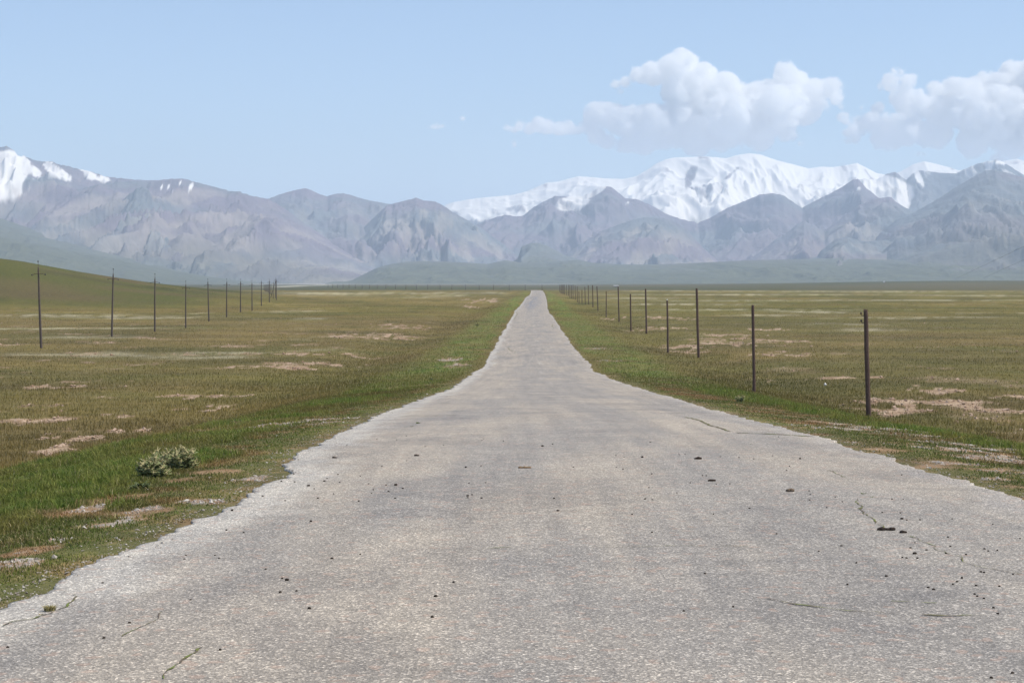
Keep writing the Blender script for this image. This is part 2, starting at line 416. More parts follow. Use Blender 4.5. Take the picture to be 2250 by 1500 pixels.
# ------------------------------------------------------------------ road
ry = np.array([-60, -40, -25, -15, -8, -3, 0, 3, 5] + yrows(7.0, 1420, 0.8, 0.025))
NC = 141
sv = np.linspace(0, 1, NC)
sv = 0.5 - 0.5 * np.cos(np.pi * sv) * (0.35) - 0.5 * 0.65 * (1 - 2 * sv)
sv = (sv - sv[0]) / (sv[-1] - sv[0])
rag = lambda y, s: fbm(y * 0.45, y * 0 + s, 51, 3) * 0.09 + fbm(y * 2.6, y * 0 + s, 52, 3) * 0.07 + perlin(y * 9.0, y * 0 + s, 53) * 0.02
el = ROAD_L(ry) - 0.03 + rag(ry, 1.3) * (1 + 0.006 * np.clip(ry, 0, 300)); er = ROAD_R(ry) + 0.03 + rag(ry, 7.7) * (1 + 0.006 * np.clip(ry, 0, 300))
RX = el[:, None] * (1 - sv)[None] + er[:, None] * sv[None]
RY = np.repeat(ry[:, None], NC, 1)
RZ = EYE - ROAD_H(RY)
RZ = RZ + fbm(RX / 1.9, RY / 3.0, 61, 3) * 0.012 + 0.035 * (1 - (2 * sv[None] - 1) ** 2)
RZ[:, 0] -= 0.10; RZ[:, -1] -= 0.10
RZ[:, 1] -= 0.03 * 0; 
RX[:, 0] = RX[:, 1] - 0.02; RX[:, -1] = RX[:, -2] + 0.02
dl = RX - el[:, None]; dr = er[:, None] - RX
c = np.zeros(RX.shape + (3,)) + np.array([0.355, 0.317, 0.270])
blue = sstep(-0.25, 0.45, fbm(RX / 1.6, RY / 9, 71, 3) + 0.45 * np.exp(-((RX - (ROAD_L(RY) + ROAD_R(RY)) / 2 - 0.9) / 1.3) ** 2) + 0.35 * np.exp(-((RX - (ROAD_L(RY) + ROAD_R(RY)) / 2 + 0.6) / 0.8) ** 2) - 0.15)
c = mix3(c, [0.285, 0.266, 0.244], blue * 0.85)
c = mix3(c, [0.355, 0.320, 0.280], sstep(0.1, 0.6, fbm(RX / 1.3, RY / 4, 72, 3)) * 0.35)
ledge = (1 - sstep(0.25, 0.75, dl + fbm(RX / 0.8, RY / 1.5, 73, 3) * 0.35))
redge = (1 - sstep(0.1, 0.5, dr + fbm(RX / 0.8, RY / 1.5, 74, 3) * 0.35))
c = mix3(c, [0.46, 0.435, 0.395], ledge * 0.8)
c = mix3(c, [0.40, 0.37, 0.34], redge * 0.5)
mid = (ROAD_L(RY) + ROAD_R(RY)) / 2
c = mix3(c, [0.43, 0.40, 0.36], np.exp(-((RX - mid - 0.25 - 0.25 * perlin(RY / 12, RY * 0, 75)) / 0.10) ** 2) * sstep(0.0, 0.4, perlin(RY / 9, RY * 0 + 4, 76)) * sstep(60, 80, RY) * 0.8)
c = mix3(c, [0.21, 0.215, 0.235], sstep(-0.1, 0.3, fbm(RX / 1.5, RY / 30, 77, 3) + 0.2) * sstep(360, 460, RY) * (1 - sstep(640, 760, RY)) * np.exp(-((RX - mid + 0.8) / 1.8) ** 2) * 0.9)
V = np.stack([RX, RY, RZ], -1).reshape(-1, 3)
me = mesh_from("road", V, grid_faces(*RX.shape), c.reshape(-1, 3))
m, nt, out = new_mat("worn_asphalt")
b = bsdf(nt, out, 0.85, 0.25)
at = N(nt, "ShaderNodeAttribute", attribute_name='Col')
geo = N(nt, "ShaderNodeNewGeometry")
def vor(scale, rnd=1.0):
    mp = N(nt, "ShaderNodeMapping"); mp.inputs['Scale'].default_value = (1, 1, 0.0)
    nt.links.new(geo.outputs['Position'], mp.inputs['Vector'])
    v = N(nt, "ShaderNodeTexVoronoi", Scale=scale, Randomness=rnd); nt.links.new(mp.outputs[0], v.inputs['Vector'])
    sp = N(nt, "ShaderNodeSeparateColor"); nt.links.new(v.outputs['Color'], sp.inputs[0])
    return v, sp
v1, s1 = vor(80.0); v2, s2 = vor(150.0); v3, s3 = vor(17.0)
nz = N(nt, "ShaderNodeTexNoise", Scale=0.7, Detail=5.0, Roughness=0.6); nt.links.new(geo.outputs['Position'], nz.inputs['Vector'])
nzf = N(nt, "ShaderNodeTexNoise", Scale=6.0, Detail=6.0, Roughness=0.75); nt.links.new(geo.outputs['Position'], nzf.inputs['Vector'])
base = mixc(nt, 1.0, at.outputs['Color'], ramp(nt, nz.outputs[0], [(0.3, (0.88, 0.885, 0.90)), (0.7, (1.09, 1.08, 1.06))]), 'MULTIPLY')
base = mixc(nt, 1.0, base, ramp(nt, nzf.outputs[0], [(0.3, (0.80, 0.80, 0.80)), (0.5, (0.97, 0.97, 0.97)), (0.72, (1.13, 1.12, 1.11))]), 'MULTIPLY')
base = mixc(nt, 1.0, base, ramp(nt, s1.outputs[0], [(0.0, (0.74, 0.73, 0.73)), (0.45, (0.90, 0.90, 0.90)), (0.80, (1.0, 0.99, 0.97)), (0.86, (1.45, 1.43, 1.40)), (1.0, (2.05, 2.02, 1.97))]), 'MULTIPLY')
base = mixc(nt, 1.0, base, ramp(nt, s2.outputs[1], [(0.0, (0.62, 0.62, 0.63)), (0.5, (0.92, 0.92, 0.92)), (0.8, (1.1, 1.1, 1.1)), (1.0, (1.4, 1.38, 1.36))]), 'MULTIPLY')
mpx = N(nt, "ShaderNodeMapping"); mpx.inputs['Scale'].default_value = (3.2, 0.11, 0.0); nt.links.new(geo.outputs['Position'], mpx.inputs['Vector'])
nl = N(nt, "ShaderNodeTexNoise", Scale=1.0, Detail=5.0, Roughness=0.6); nt.links.new(mpx.outputs[0], nl.inputs['Vector'])
base = mixc(nt, 1.0, base, ramp(nt, nl.outputs[0], [(0.32, (0.86, 0.865, 0.88)), (0.5, (0.99, 0.99, 0.99)), (0.68, (1.1, 1.09, 1.07))]), 'MULTIPLY')
npch = N(nt, "ShaderNodeTexNoise", Scale=0.33, Detail=3.0, Roughness=0.5, Distortion=1.0); nt.links.new(geo.outputs['Position'], npch.inputs['Vector'])
base = mixc(nt, 1.0, base, ramp(nt, npch.outputs[0], [(0.40, (0.87, 0.875, 0.89)), (0.45, (1, 1, 1))]), 'MULTIPLY')
pink = mathn(nt, 'GREATER_THAN', s3.outputs[1], 0.93)
base = mixc(nt, mathn(nt, 'MULTIPLY', pink, 0.28), base, (0.42, 0.27, 0.20))
dk = mathn(nt, 'LESS_THAN', s1.outputs[2], 0.03)
base = mixc(nt, mathn(nt, 'MULTIPLY', dk, 0.6), base, (0.10, 0.09, 0.085))
nt.links.new(base, b.inputs['Base Color'])
bp = N(nt, "ShaderNodeBump", Strength=0.5, Distance=0.006); nt.links.new(v1.outputs['Distance'], bp.inputs['Height']); nt.links.new(bp.outputs[0], b.inputs['Normal'])
link("road", me, m, kind='structure')

# ------------------------------------------------------------------ mountains
def prof(pts): return tab(pts)

mm, nt, out = new_mat("mountain_rock_scree_and_snow")
b = bsdf(nt, out, 0.92, 0.15)
at = N(nt, "ShaderNodeAttribute", attribute_name='Col')
geo = N(nt, "ShaderNodeNewGeometry")
n1 = N(nt, "ShaderNodeTexNoise", Scale=0.012, Detail=8.0, Roughness=0.68); nt.links.new(geo.outputs['Position'], n1.inputs['Vector'])
cr = ramp(nt, n1.outputs[0], [(0.32, (0.72, 0.72, 0.74)), (0.5, (1, 1, 1)), (0.7, (1.22, 1.2, 1.16))])
sepc = N(nt, "ShaderNodeSeparateColor"); nt.links.new(at.outputs['Color'], sepc.inputs[0])
snowy = mathn(nt, 'MULTIPLY', mathn(nt, 'SUBTRACT', sepc.outputs[0], 0.42), 2.6, clamp=True)
rocky = mathn(nt, 'SUBTRACT', 1.0, mathn(nt, 'MULTIPLY', snowy, 0.9))
nt.links.new(mixc(nt, rocky, at.outputs['Color'], mixc(nt, 1.0, at.outputs['Color'], cr, 'MULTIPLY')), b.inputs['Base Color'])
bp = N(nt, "ShaderNodeBump", Distance=25.0); nt.links.new(mathn(nt, 'MULTIPLY', rocky, 0.7), bp.inputs['Strength']); nt.links.new(n1.outputs[0], bp.inputs['Height']); nt.links.new(bp.outputs[0], b.inputs['Normal'])
MOUNTAIN = mm

PURPLE = np.array([0.190, 0.160, 0.200]); GREY = np.array([0.155, 0.175, 0.195]); SCREE = np.array([0.39, 0.34, 0.30]); GREEN = np.array([0.100, 0.108, 0.066]); SNOW = np.array([0.95, 0.92, 0.88]); GOLD = np.array([0.33, 0.27, 0.13])

def mountain(name, pts, D, front, back, seed, base=-60.0, wx=700.0, amp=0.42, power=1.15, jag=1.0, green=0.25, rockmix=0.5, snow=None, slant=0.0,
             scree=0.5, du=2.2, nr=150, grass_all=0.0):
    """one real-size mountain: crest heights from the traced skyline at distance D (m); front / back = run-out of its slopes in metres"""
    Dn = 7800 + (D - 8000) * 0.335 if D > 8000 else D
    front, back, wx, D = front * Dn / D, back * Dn / D, wx * Dn / D, Dn
    P = prof(pts)
    x0 = min(p[0] for p in pts); x1 = max(p[0] for p in pts)
    u = np.arange(x0, x1 + du, du)
    tt = np.concatenate([np.linspace(-1, 0, int(nr * 0.78)), np.linspace(0, 1, int(nr * 0.22))[1:]])
    U, T = np.meshgrid(u, tt)
    k = (U - CX) / FPX
    wander = fbm(k * D / 2600.0, k * 0 + seed, seed, 3) * front * 0.16
    Yc = D + wander
    Y = np.where(T < 0, Yc + T * front, Yc + T * back)
    X = k * D * (0.35 + 0.65 * Y / D)
    kk = X / Y
    Uw = kk * FPX + CX
    crest_el = (HY - P(Uw)) / FPX
    # end fade so that a mountain sinks to the plain at both ends
    Hc = np.maximum(crest_el * D, 5.0) + 0 * Y
    s = 1 - np.abs(np.clip(T, -1, 1))
    shape = np.where(T < 0, s ** power, s ** 0.8)
    Xs = X + slant * (Y - D)
    w1 = fbm(Xs / (wx * 2.2), Y / (wx * 3.0), seed + 3, 3) * wx * 0.9
    w2 = fbm(Xs / (wx * 1.9), Y / (wx * 2.5), seed + 4, 3) * wx * 0.9
    r = ridged((Xs + w1) / wx, (Y + w2) / (wx * 3.2), seed, 5, 0.52)
    r2 = ridged((Xs + w1 * 0.7) / (wx * 0.33), (Y + w2 * .6) / (wx * 0.85), seed + 9, 4, 0.55)
    r3 = ridged((Xs + w1 * 0.3) / (wx * 0.13), (Y + w2 * .3) / (wx * 0.36), seed + 19, 3, 0.55)
    amp = amp * 0.8
    bump = (r - 0.45) * amp * 0.85 + (r2 - 0.45) * amp * 0.36 + (r3 - 0.45) * amp * 0.12
    mid = np.sin(np.pi * np.clip(s, 0, 1)) ** 0.7 * 0.9 + 0.12
    Z = Hc * (shape + bump * mid)
    base_h = Hc * 0.02
    Z = np.maximum(Z, base_h * s)
    # fix the skyline: scale each view-independent column of the massif so its highest slope line matches the traced crest
    el = Z / Y
    mx = el.max(axis=0)
    tgt = (HY - P(u)) / FPX
    jagn = perlin(u / 9.0, u * 0 + seed, seed + 5) * 1.3 + perlin(u / 4.0, u * 0 + seed, seed + 6) * 0.7
    tgt = np.maximum(tgt + jag * jagn / FPX, 2.0 / FPX)
    fac = tgt / np.maximum(mx, 1e-5)
    wgt = sstep(0.15, 0.95, el / np.maximum(mx, 1e-6))
    Z = Z * (1 + (fac - 1) * wgt)
    Z = np.minimum(Z, Y * tgt[None] * 1.0)
    Zw = EYE + Z + base * (1 - s) ** 2
    V = np.stack([X, Y, Zw], -1)
    # colours
    gx = np.gradient(Zw, axis=1) / np.maximum(np.gradient(X, axis=1), 1); gy = np.gradient(Zw, axis=0) / np.where(np.abs(np.gradient(Y, axis=0)) < 1, 1, np.gradient(Y, axis=0))
    slope = np.sqrt(gx ** 2 + gy ** 2)
    nA = fbm(X / 900, Zw / 260 + Y / 2600, seed + 11, 4); nB = fbm(Xs / 260, Y / 900, seed + 12, 4); nC = fbm(Xs / 110, Zw / 300 + Y / 1400, seed + 13, 4)
    col = mix3(PURPLE, GREY, sstep(-0.35, 0.35, nA + rockmix - 0.5))
    valley = 1 - sstep(0.2, 0.55, r2)
    sc_ = scree * sstep(-0.05, 0.45, nC + 0.35 * valley + 0.2 * nB - 0.05)
    col = mix3(col, SCREE, np.clip(sc_, 0, 1) * (1 - sstep(0.82, 1.0, s)) * 0.9)
    rel = Z / np.maximum(Hc, 1)
    gr = np.clip(green * 2, 0, 1) * (1 - sstep(green * 0.6, green * 1.5 + 0.12, rel + 0.18 * nA + 0.10 * nB))
    col = mix3(col, GREEN, np.clip(np.maximum(gr, grass_all * (0.8 + 0.3 * nA)), 0, 1))
    if snow is not None:
        pxx = X / Y * FPX + CX; pyy = HY - Z / Y * FPX
        sn = snow(pxx, pyy, nA, nB, nC, slope, r2, X, Y, Zw)
        col = mix3(col, SNOW, np.clip(sn, 0, 1))
    me = mesh_from(name, V.reshape(-1, 3), grid_faces(*X.shape)[:, ::1], col.reshape(-1, 3))
    return link(name, me, MOUNTAIN, kind='structure')

def ell(px, py, cx, cy, rx, ry, ang=0.0):
    a = math.radians(ang); dx = px - cx; dy = py - cy
    return ((dx * math.cos(a) + dy * math.sin(a)) / rx) ** 2 + ((-dx * math.sin(a) + dy * math.cos(a)) / ry) ** 2

def snow_big(px, py, nA, nB, nC, slope, r2, X, Y, Z):
    s = sstep(505, 470, py + nB * 22 + nC * 12) if False else 1 - sstep(468, 500, py + nB * 26 + nC * 14)
    rock = sstep(0.34, 0.60, nC * 0.7 + nB * 0.35 + 0.35 * (r2 - 0.45) + 0.24 * sstep(430, 470, py)) * 0.62
    blue = np.exp(-ell(px, py, 1520, 385, 14, 42, 25) * 1.2) * 0.75 + np.exp(-ell(px, py, 1605, 383, 30, 5, -40)) * 0.7
    rock = np.maximum(rock, sstep(0.35, 0.7, blue + nC * 0.5))
    return s * (1 - rock)
def snow_low(th, rocky=0.5):
    def f(px, py, nA, nB, nC, slope, r2, X, Y, Z):
        return (1 - sstep(th - 12, th + 10, py + nB * 24 + nC * 16)) * (1 - rocky * sstep(0.0, 0.35, nC + 0.3 * nB))
    return f
def snow_left(px, py, nA, nB, nC, slope, r2, X, Y, Z):
    m = np.zeros_like(px)
    j = nC * 7 + nB * 4 + fbm(px / 5, py / 5, 77, 3) * 5
    for cx, cy, rx, ry, a in ((10, 385, 62, 58, 0), (48, 350, 34, 12, 40), (75, 375, 22, 10, 30), (128, 378, 36, 11, 30), (200, 386, 16, 9, 25), (228, 394, 17, 7, 10), (108, 357, 10, 3, 5), (185, 374, 12, 3, 20)):
        m = np.maximum(m, 1 - sstep(0.8, 1.1, ell(px + j, py + j * 0.6, cx, cy, rx, ry, a)))
    cut = 1 - sstep(0.7, 1.1, ell(px, py, 62, 402, 9, 24, 25))
    top = 1 - sstep(326, 333, py - 0.25 * np.abs(px - 22))
    return m * (1 - cut) * (1 - top) * (0.86 - 0.3 * sstep(0.1, 0.5, nC) * (px < 95))  # snow toned down, greyest on the left face: shade put into its colour

def snow_streak(px, py, nA, nB, nC, slope, r2, X, Y, Z):
    m = np.zeros_like(px)
    for cx, cy, rx, ry, a in ((357, 412, 2.5, 5, 20), (371, 412, 2, 6, 25), (381, 418, 2, 4, 25), (421, 411, 4, 9, 25), (398, 402, 2, 5, 20)):
        m = np.maximum(m, 1 - sstep(0.7, 1.3, ell(px, py, cx, cy, rx, ry, a)))
    return m * 0.9
def snow_mid(px, py, nA, nB, nC, slope, r2, X, Y, Z):
    m = 1 - sstep(0.7, 1.15, ell(px + nC * 12, py + nB * 8, 1258, 447, 40, 16, -18))
    m = np.maximum(m, 1 - sstep(0.7, 1.2, ell(px + nC * 6, py + nB * 3, 1305, 424, 30, 6, -30)))
    m = np.maximum(m, 1 - sstep(0.7, 1.2, ell(px, py, 1378, 446, 5, 2, -30)))
    m = np.maximum(m, 1 - sstep(0.7, 1.2, ell(px, py, 1885, 415, 3, 6, 60)))
    return m * (0.9 - 0.5 * sstep(0.1, 0.5, nC))
def snow_face(px, py, nA, nB, nC, slope, r2, X, Y, Z):
    m = 1 - sstep(0.8, 1.1, ell(px + nC * 8, py + nB * 5, 1945, 415, 66, 30, 12))
    m = np.maximum(m, 1 - sstep(0.8, 1.1, ell(px + nC * 6, py + nB * 5, 1973, 440, 26, 32, 0)))
    m = np.maximum(m, 1 - sstep(0.8, 1.1, ell(px, py + nC * 3, 2015, 388, 7, 26, -30)))
    m = np.maximum(m, 1 - sstep(0.8, 1.1, ell(px, py + nC * 3, 2183, 358, 28, 5, 0)))
    m = np.maximum(m, (1 - sstep(0.8, 1.1, ell(px, py, 2170, 372, 8, 14, 0))) * 0.8)
    m = np.maximum(m, (1 - sstep(385, 410, py)) * sstep(0.1, 0.3, nC) * 0.6)
    return m * (1 - 0.5 * sstep(0.3, 0.6, nC))

mountain("snow_mountains", [(940, 520), (965, 462), (980, 450), (1000, 444), (1040, 437), (1070, 434), (1100, 431), (1130, 428), (1160, 420), (1200, 402), (1225, 400), (1250, 393), (1270, 388), (1300, 390),
    (1330, 393), (1370, 394), (1395, 388), (1420, 374), (1440, 360), (1460, 351), (1480, 347), (1520, 346), (1540, 344), (1575, 347), (1590, 349), (1615, 342), (1640, 338), (1665, 340), (1700, 352),
    (1740, 362), (1775, 371), (1800, 367), (1830, 368), (1860, 364), (1885, 359), (1900, 366), (1930, 381), (1960, 386), (1985, 377), (2010, 362), (2035, 355), (2060, 361), (2095, 370), (2110, 376), (2140, 366),
    (2170, 360), (2200, 356), (2235, 350), (2270, 360), (2330, 380), (2500, 420), (2600, 520)], 34000, 8000, 5000, 101, wx=2500, amp=0.30, power=0.9, jag=0.3, green=0.0, scree=0.2, snow=snow_big, nr=190)
mountain("snow_mountains", [(1370, 500), (1400, 455), (1430, 434), (1480, 421), (1520, 411), (1575, 401), (1600, 410), (1640, 428), (1690, 450), (1740, 480), (1790, 520)], 30000, 5200, 3000, 111, wx=900, amp=0.5,
    jag=1.0, green=0.0, scree=0.2, snow=snow_low(478, 0.75))
mountain("snow_mountains", [(1840, 470), (1875, 398), (1900, 393), (1925, 396), (1950, 383), (1968, 378), (1980, 388), (1992, 396), (2010, 378), (2022, 375), (2040, 377), (2060, 380), (2100, 382), (2112, 374), (2140, 362), (2165, 355),
    (2185, 351), (2200, 357), (2215, 366), (2245, 385), (2300, 420), (2400, 500)], 27500, 6000, 3000, 121, wx=1100, amp=0.42, jag=0.9, green=0.0, scree=0.3, snow=snow_face, rockmix=0.9)
mountain("mountains", [(985, 545), (1020, 510), (1060, 489), (1085, 479), (1110, 472), (1135, 476), (1150, 474), (1170, 457), (1195, 443), (1220, 431), (1245, 432), (1280, 432), (1305, 420), (1320, 411), (1330, 409), (1345, 412), (1360, 424),
    (1375, 436), (1400, 438), (1430, 450), (1470, 472), (1500, 482), (1535, 490), (1560, 480), (1600, 457), (1640, 441), (1670, 428), (1700, 425), (1722, 430), (1745, 446), (1762, 457), (1790, 442), (1820, 427), (1850, 411), (1872, 395),
    (1885, 394), (1900, 412), (1925, 432), (1960, 455), (2020, 500), (2100, 560)], 24000, 6000, 3000, 131, wx=1100, amp=0.40, jag=0.9, green=0.05, rockmix=0.35, scree=0.12, snow=snow_mid, nr=170)
mountain("mountains", [(-260, 470), (-160, 400), (-60, 345), (0, 326), (22, 322), (36, 330), (48, 341), (60, 343), (80, 352), (100, 356), (120, 355), (150, 365), (180, 373), (200, 377), (230, 388), (243, 390), (270, 393), (300, 396),
    (340, 397), (370, 394), (400, 393), (430, 402), (470, 412), (520, 425), (580, 445), (650, 490), (720, 540)], 19000, 6500, 3000, 141, wx=1100, amp=0.42, jag=1.0, green=0.1, rockmix=0.4, scree=0.35, snow=snow_left, nr=170)
mountain("mountains", [(540, 520), (580, 450), (593, 438), (610, 430), (640, 421), (660, 416), (672, 414), (685, 418), (700, 426), (720, 432), (735, 427), (755, 425), (775, 430), (800, 438), (825, 443), (850, 448), (875, 450), (900, 470),
    (930, 530), (960, 590)], 21500, 5500, 3000, 151, wx=900, amp=0.42, jag=0.6, green=0.05, rockmix=0.45, scree=0.3, slant=0.25)
mountain("mountains", [(690, 590), (740, 545), (775, 522), (800, 500), (825, 475), (850, 452), (880, 444), (900, 439), (915, 435), (932, 441), (955, 443), (975, 452), (990, 463), (1010, 475), (1035, 488), (1060, 503), (1080, 519),
    (1105, 535), (1125, 552), (1150, 572), (1180, 600)], 18500, 4200, 2500, 161, wx=620, amp=0.5, jag=0.6, green=0.04, rockmix=0.55, scree=0.6, nr=170)
mountain("mountains", [(60, 480), (110, 440), (160, 420), (220, 405), (290, 399), (340, 400), (380, 396), (400, 395), (425, 400), (470, 411), (500, 421), (527, 421), (550, 430), (590, 438), (620, 455), (660, 485), (700, 512), (740, 540),
    (780, 562), (810, 577), (832, 587), (870, 605), (920, 622)], 15500, 4800, 2500, 171, wx=800, amp=0.46, jag=1.0, green=0.26, rockmix=0.42, scree=0.6, slant=-0.55, snow=snow_streak, nr=180)
mountain("mountains", [(110, 600), (170, 550), (215, 510), (250, 465), (280, 430), (300, 415), (316, 410), (328, 418), (336, 440), (350, 447), (375, 470), (405, 492), (425, 520), (450, 545), (480, 570), (520, 595), (570, 618)], 13000, 2600, 1800,
    181, wx=420, amp=0.5, jag=1.6, green=0.24, rockmix=0.85, scree=0.45, nr=150)
mountain("mountains", [(1215, 585), (1245, 557), (1285, 530), (1320, 508), (1350, 497), (1390, 483), (1420, 477), (1460, 480), (1490, 492), (1515, 512), (1545, 545), (1575, 572), (1610, 600)], 17000, 3600, 2200, 191, wx=560, amp=0.5, jag=0.9,
    green=0.06, rockmix=0.6, scree=0.6, slant=-0.2)
mountain("mountains", [(1610, 600), (1640, 572), (1670, 552), (1700, 527), (1725, 514), (1750, 492), (1766, 484), (1780, 496), (1810, 507), (1850, 478), (1885, 452), (1920, 437), (1955, 433), (1975, 450), (2010, 468), (2060, 500), (2150, 560)],
    18000, 4200, 2200, 201, wx=700, amp=0.5, jag=1.0, green=0.1, rockmix=0.55, scree=0.5)
mountain("mountains", [(1850, 585), (1900, 545), (1930, 515), (1970, 482), (2010, 466), (2060, 438), (2100, 412), (2140, 388), (2165, 376), (2185, 373), (2210, 380), (2240, 388), (2300, 400), (2380, 440), (2550, 540)], 15000, 5200, 2500, 211,
    wx=1000, amp=0.40, jag=0.8, green=0.30, rockmix=0.75, scree=0.3, slant=0.5, nr=170)
mountain("mountains", [(1750, 590), (1780, 570), (1810, 545), (1835, 524), (1860, 521), (1895, 530), (1950, 527), (2020, 520), (2100, 530), (2250, 545), (2500, 590)], 12500, 3200, 1800, 221, wx=520, amp=0.45, jag=0.8, green=0.35,
    rockmix=0.8, scree=0.4)
mountain("foothills", [(-400, 440), (-200, 452), (-60, 466), (0, 478), (60, 498), (130, 525), (200, 542), (300, 566), (400, 588), (500, 606), (600, 618), (660, 624)], 11000, 4500, 2000, 231, wx=900, amp=0.34, power=1.0, jag=0.3, green=0.9,
    rockmix=0.7, scree=0.15, grass_all=0.8)
mountain("foothills", [(1110, 590), (1138, 566), (1146, 542), (1165, 534), (1185, 534), (1205, 541), (1240, 560), (1300, 578), (1400, 590)], 11500, 1600, 1200, 241, wx=500, amp=0.3, jag=0.5, green=0.6, rockmix=0.8, scree=0.15, grass_all=0.55)
mountain("foothills", [(740, 625), (775, 614), (800, 603), (830, 588), (860, 580), (895, 575), (930, 573), (980, 575), (1010, 576), (1045, 578), (1070, 580), (1110, 572), (1150, 577), (1200, 576), (1240, 573), (1265, 571), (1300, 577),
    (1360, 581), (1430, 581), (1500, 579), (1560, 576), (1640, 572), (1730, 570), (1800, 568), (1850, 568), (1950, 571), (2100, 570), (2250, 572), (2450, 575), (2700, 600)], 9500, 2600, 2500, 251, wx=600, amp=0.42, power=1.0, jag=0.3, green=1.0,
    rockmix=0.6, scree=0.1, grass_all=0.85, base=-30)
mountain("foothills", [(1000, 626), (1020, 618), (1040, 608), (1065, 602), (1090, 599), (1150, 598), (1200, 593), (1260, 587), (1330, 584), (1400, 586), (1500, 590), (1650, 592), (1800, 596), (2000, 594), (2250, 592), (2600, 604)],
    7800, 1500, 1500, 261, wx=380, amp=0.45, power=0.8, jag=0.3, green=1.0, rockmix=0.6, scree=0.15, grass_all=0.9, base=-20)

# ------------------------------------------------------------------ haze
hm, nt, out = new_mat("haze_air")
pv = N(nt, "ShaderNodeVolumePrincipled")
pv.inputs['Color'].default_value = (0.67, 0.80, 0.98, 1)
pv.inputs['Density'].default_value = 7.9e-5
pv.inputs['Anisotropy'].default_value = 0.1
nt.links.new(pv.outputs[0], out.inputs['Volume'])
bpy.ops.mesh.primitive_cube_add(size=1)
hz = bpy.context.object
hz.name = "haze"; hz.data.name = "haze"
gmin = float(EYE - HH.max()) - 70.0       # lowest ground, mountain feet included
hz.dimensions = (60000 * 2, 35500, 1330 - gmin)
hz.location = (0, 16250, (1330 + gmin) / 2)
hz.data.materials.append(hm)
hz['kind'] = 'stuff'

# ------------------------------------------------------------------ clouds (beyond the mountains, outside the haze)
def cloud_bank(lumps, D, seed, dens):
    bm_v = []; bm_f = []; off = 0
    import bmesh
    bm = bmesh.new()
    rnd = random.Random(seed)
    for (x, y, r) in lumps:
        for k in range(3):
            jx = rnd.uniform(-.35, .35) * r; jy = rnd.uniform(-.3, .3) * r; rr = r * rnd.uniform(.75, 1.1)
            yy = D + rnd.uniform(-1, 1) * r * 12
            M_ = __import__('mathutils').Matrix.Translation(((x + jx - CX) / FPX * D, yy, EYE + (HY - y + jy) / FPX * D)) @ __import__('mathutils').Matrix.Diagonal((1, 1.2, 0.9, 1))
            bmesh.ops.create_icosphere(bm, subdivisions=2, radius=rr / FPX * D * 1.12, matrix=M_)
            for b_ in range(7 if r > 14 else 3):        # smaller billows round each lump
                th = rnd.uniform(0, 2 * math.pi); el_ = rnd.uniform(-0.9, 1.0); rs = rr * rnd.uniform(0.28, 0.5); q_ = rr * rnd.uniform(0.75, 1.05)
                M2 = M_ @ __import__('mathutils').Matrix.Translation((math.cos(th) * q_ / FPX * D * math.cos(el_), math.sin(th) * q_ / FPX * D * math.cos(el_), math.sin(el_) * q_ / FPX * D))
                bmesh.ops.create_icosphere(bm, subdivisions=1, radius=rs / FPX * D * 1.2, matrix=M2)
    me = bpy.data.meshes.new("clouds"); bm.to_mesh(me); bm.free()
    o = link("clouds", me, None, kind='stuff')
    ng = bpy.data.node_groups.new("cloud_volume", 'GeometryNodeTree')
    ng.interface.new_socket("Geometry", in_out='INPUT', socket_type='NodeSocketGeometry')
    ng.interface.new_socket("Geometry", in_out='OUTPUT', socket_type='NodeSocketGeometry')
    gi = ng.nodes.new("NodeGroupInput"); go = ng.nodes.new("NodeGroupOutput")
    m2v = ng.nodes.new("GeometryNodeMeshToVolume"); m2v.resolution_mode = 'VOXEL_SIZE'
    m2v.inputs['Density'].default_value = 1.0
    m2v.inputs['Voxel Size'].default_value = 20.0
    m2v.inputs['Interior Band Width'].default_value = 170.0
    sm = ng.nodes.new("GeometryNodeSetMaterial"); sm.inputs['Material'].default_value = CLOUD
    ng.links.new(gi.outputs[0], m2v.inputs['Mesh']); ng.links.new(m2v.outputs[0], sm.inputs[0]); ng.links.new(sm.outputs[0], go.inputs[0])
    md = o.modifiers.new("cloud", 'NODES'); md.node_group = ng
    me.materials.append(CLOUD)
    return o

CLOUD, nt, out = new_mat("cloud_vapour")
pv = N(nt, "ShaderNodeVolumePrincipled")
pv.inputs['Color'].default_value = (1, 1, 1, 1); pv.inputs['Anisotropy'].default_value = 0.0
pv.inputs['Density Attribute'].default_value = ""
vi = N(nt, "ShaderNodeAttribute", attribute_name='density')
geo = N(nt, "ShaderNodeNewGeometry")
na = N(nt, "ShaderNodeTexNoise", Scale=0.0042, Detail=8.0, Roughness=0.68); nt.links.new(geo.outputs['Position'], na.inputs['Vector'])
q = mathn(nt, 'ADD', vi.outputs['Fac'], mathn(nt, 'MULTIPLY', mathn(nt, 'SUBTRACT', na.outputs[0], 0.5), 4.2))
q = mathn(nt, 'MULTIPLY', mathn(nt, 'SUBTRACT', q, -0.10), 2.6, clamp=True)
q = mathn(nt, 'MULTIPLY', q, mathn(nt, 'MULTIPLY', vi.outputs['Fac'], 6.0, clamp=True))
nt.links.new(mathn(nt, 'MULTIPLY', q, 0.019), pv.inputs['Density'])
nt.links.new(pv.outputs[0], out.inputs['Volume'])
scene.cycles.volume_bounces = 28
scene.cycles.volume_step_rate = 2.0
scene.cycles.volume_preview_step_rate = 2.0

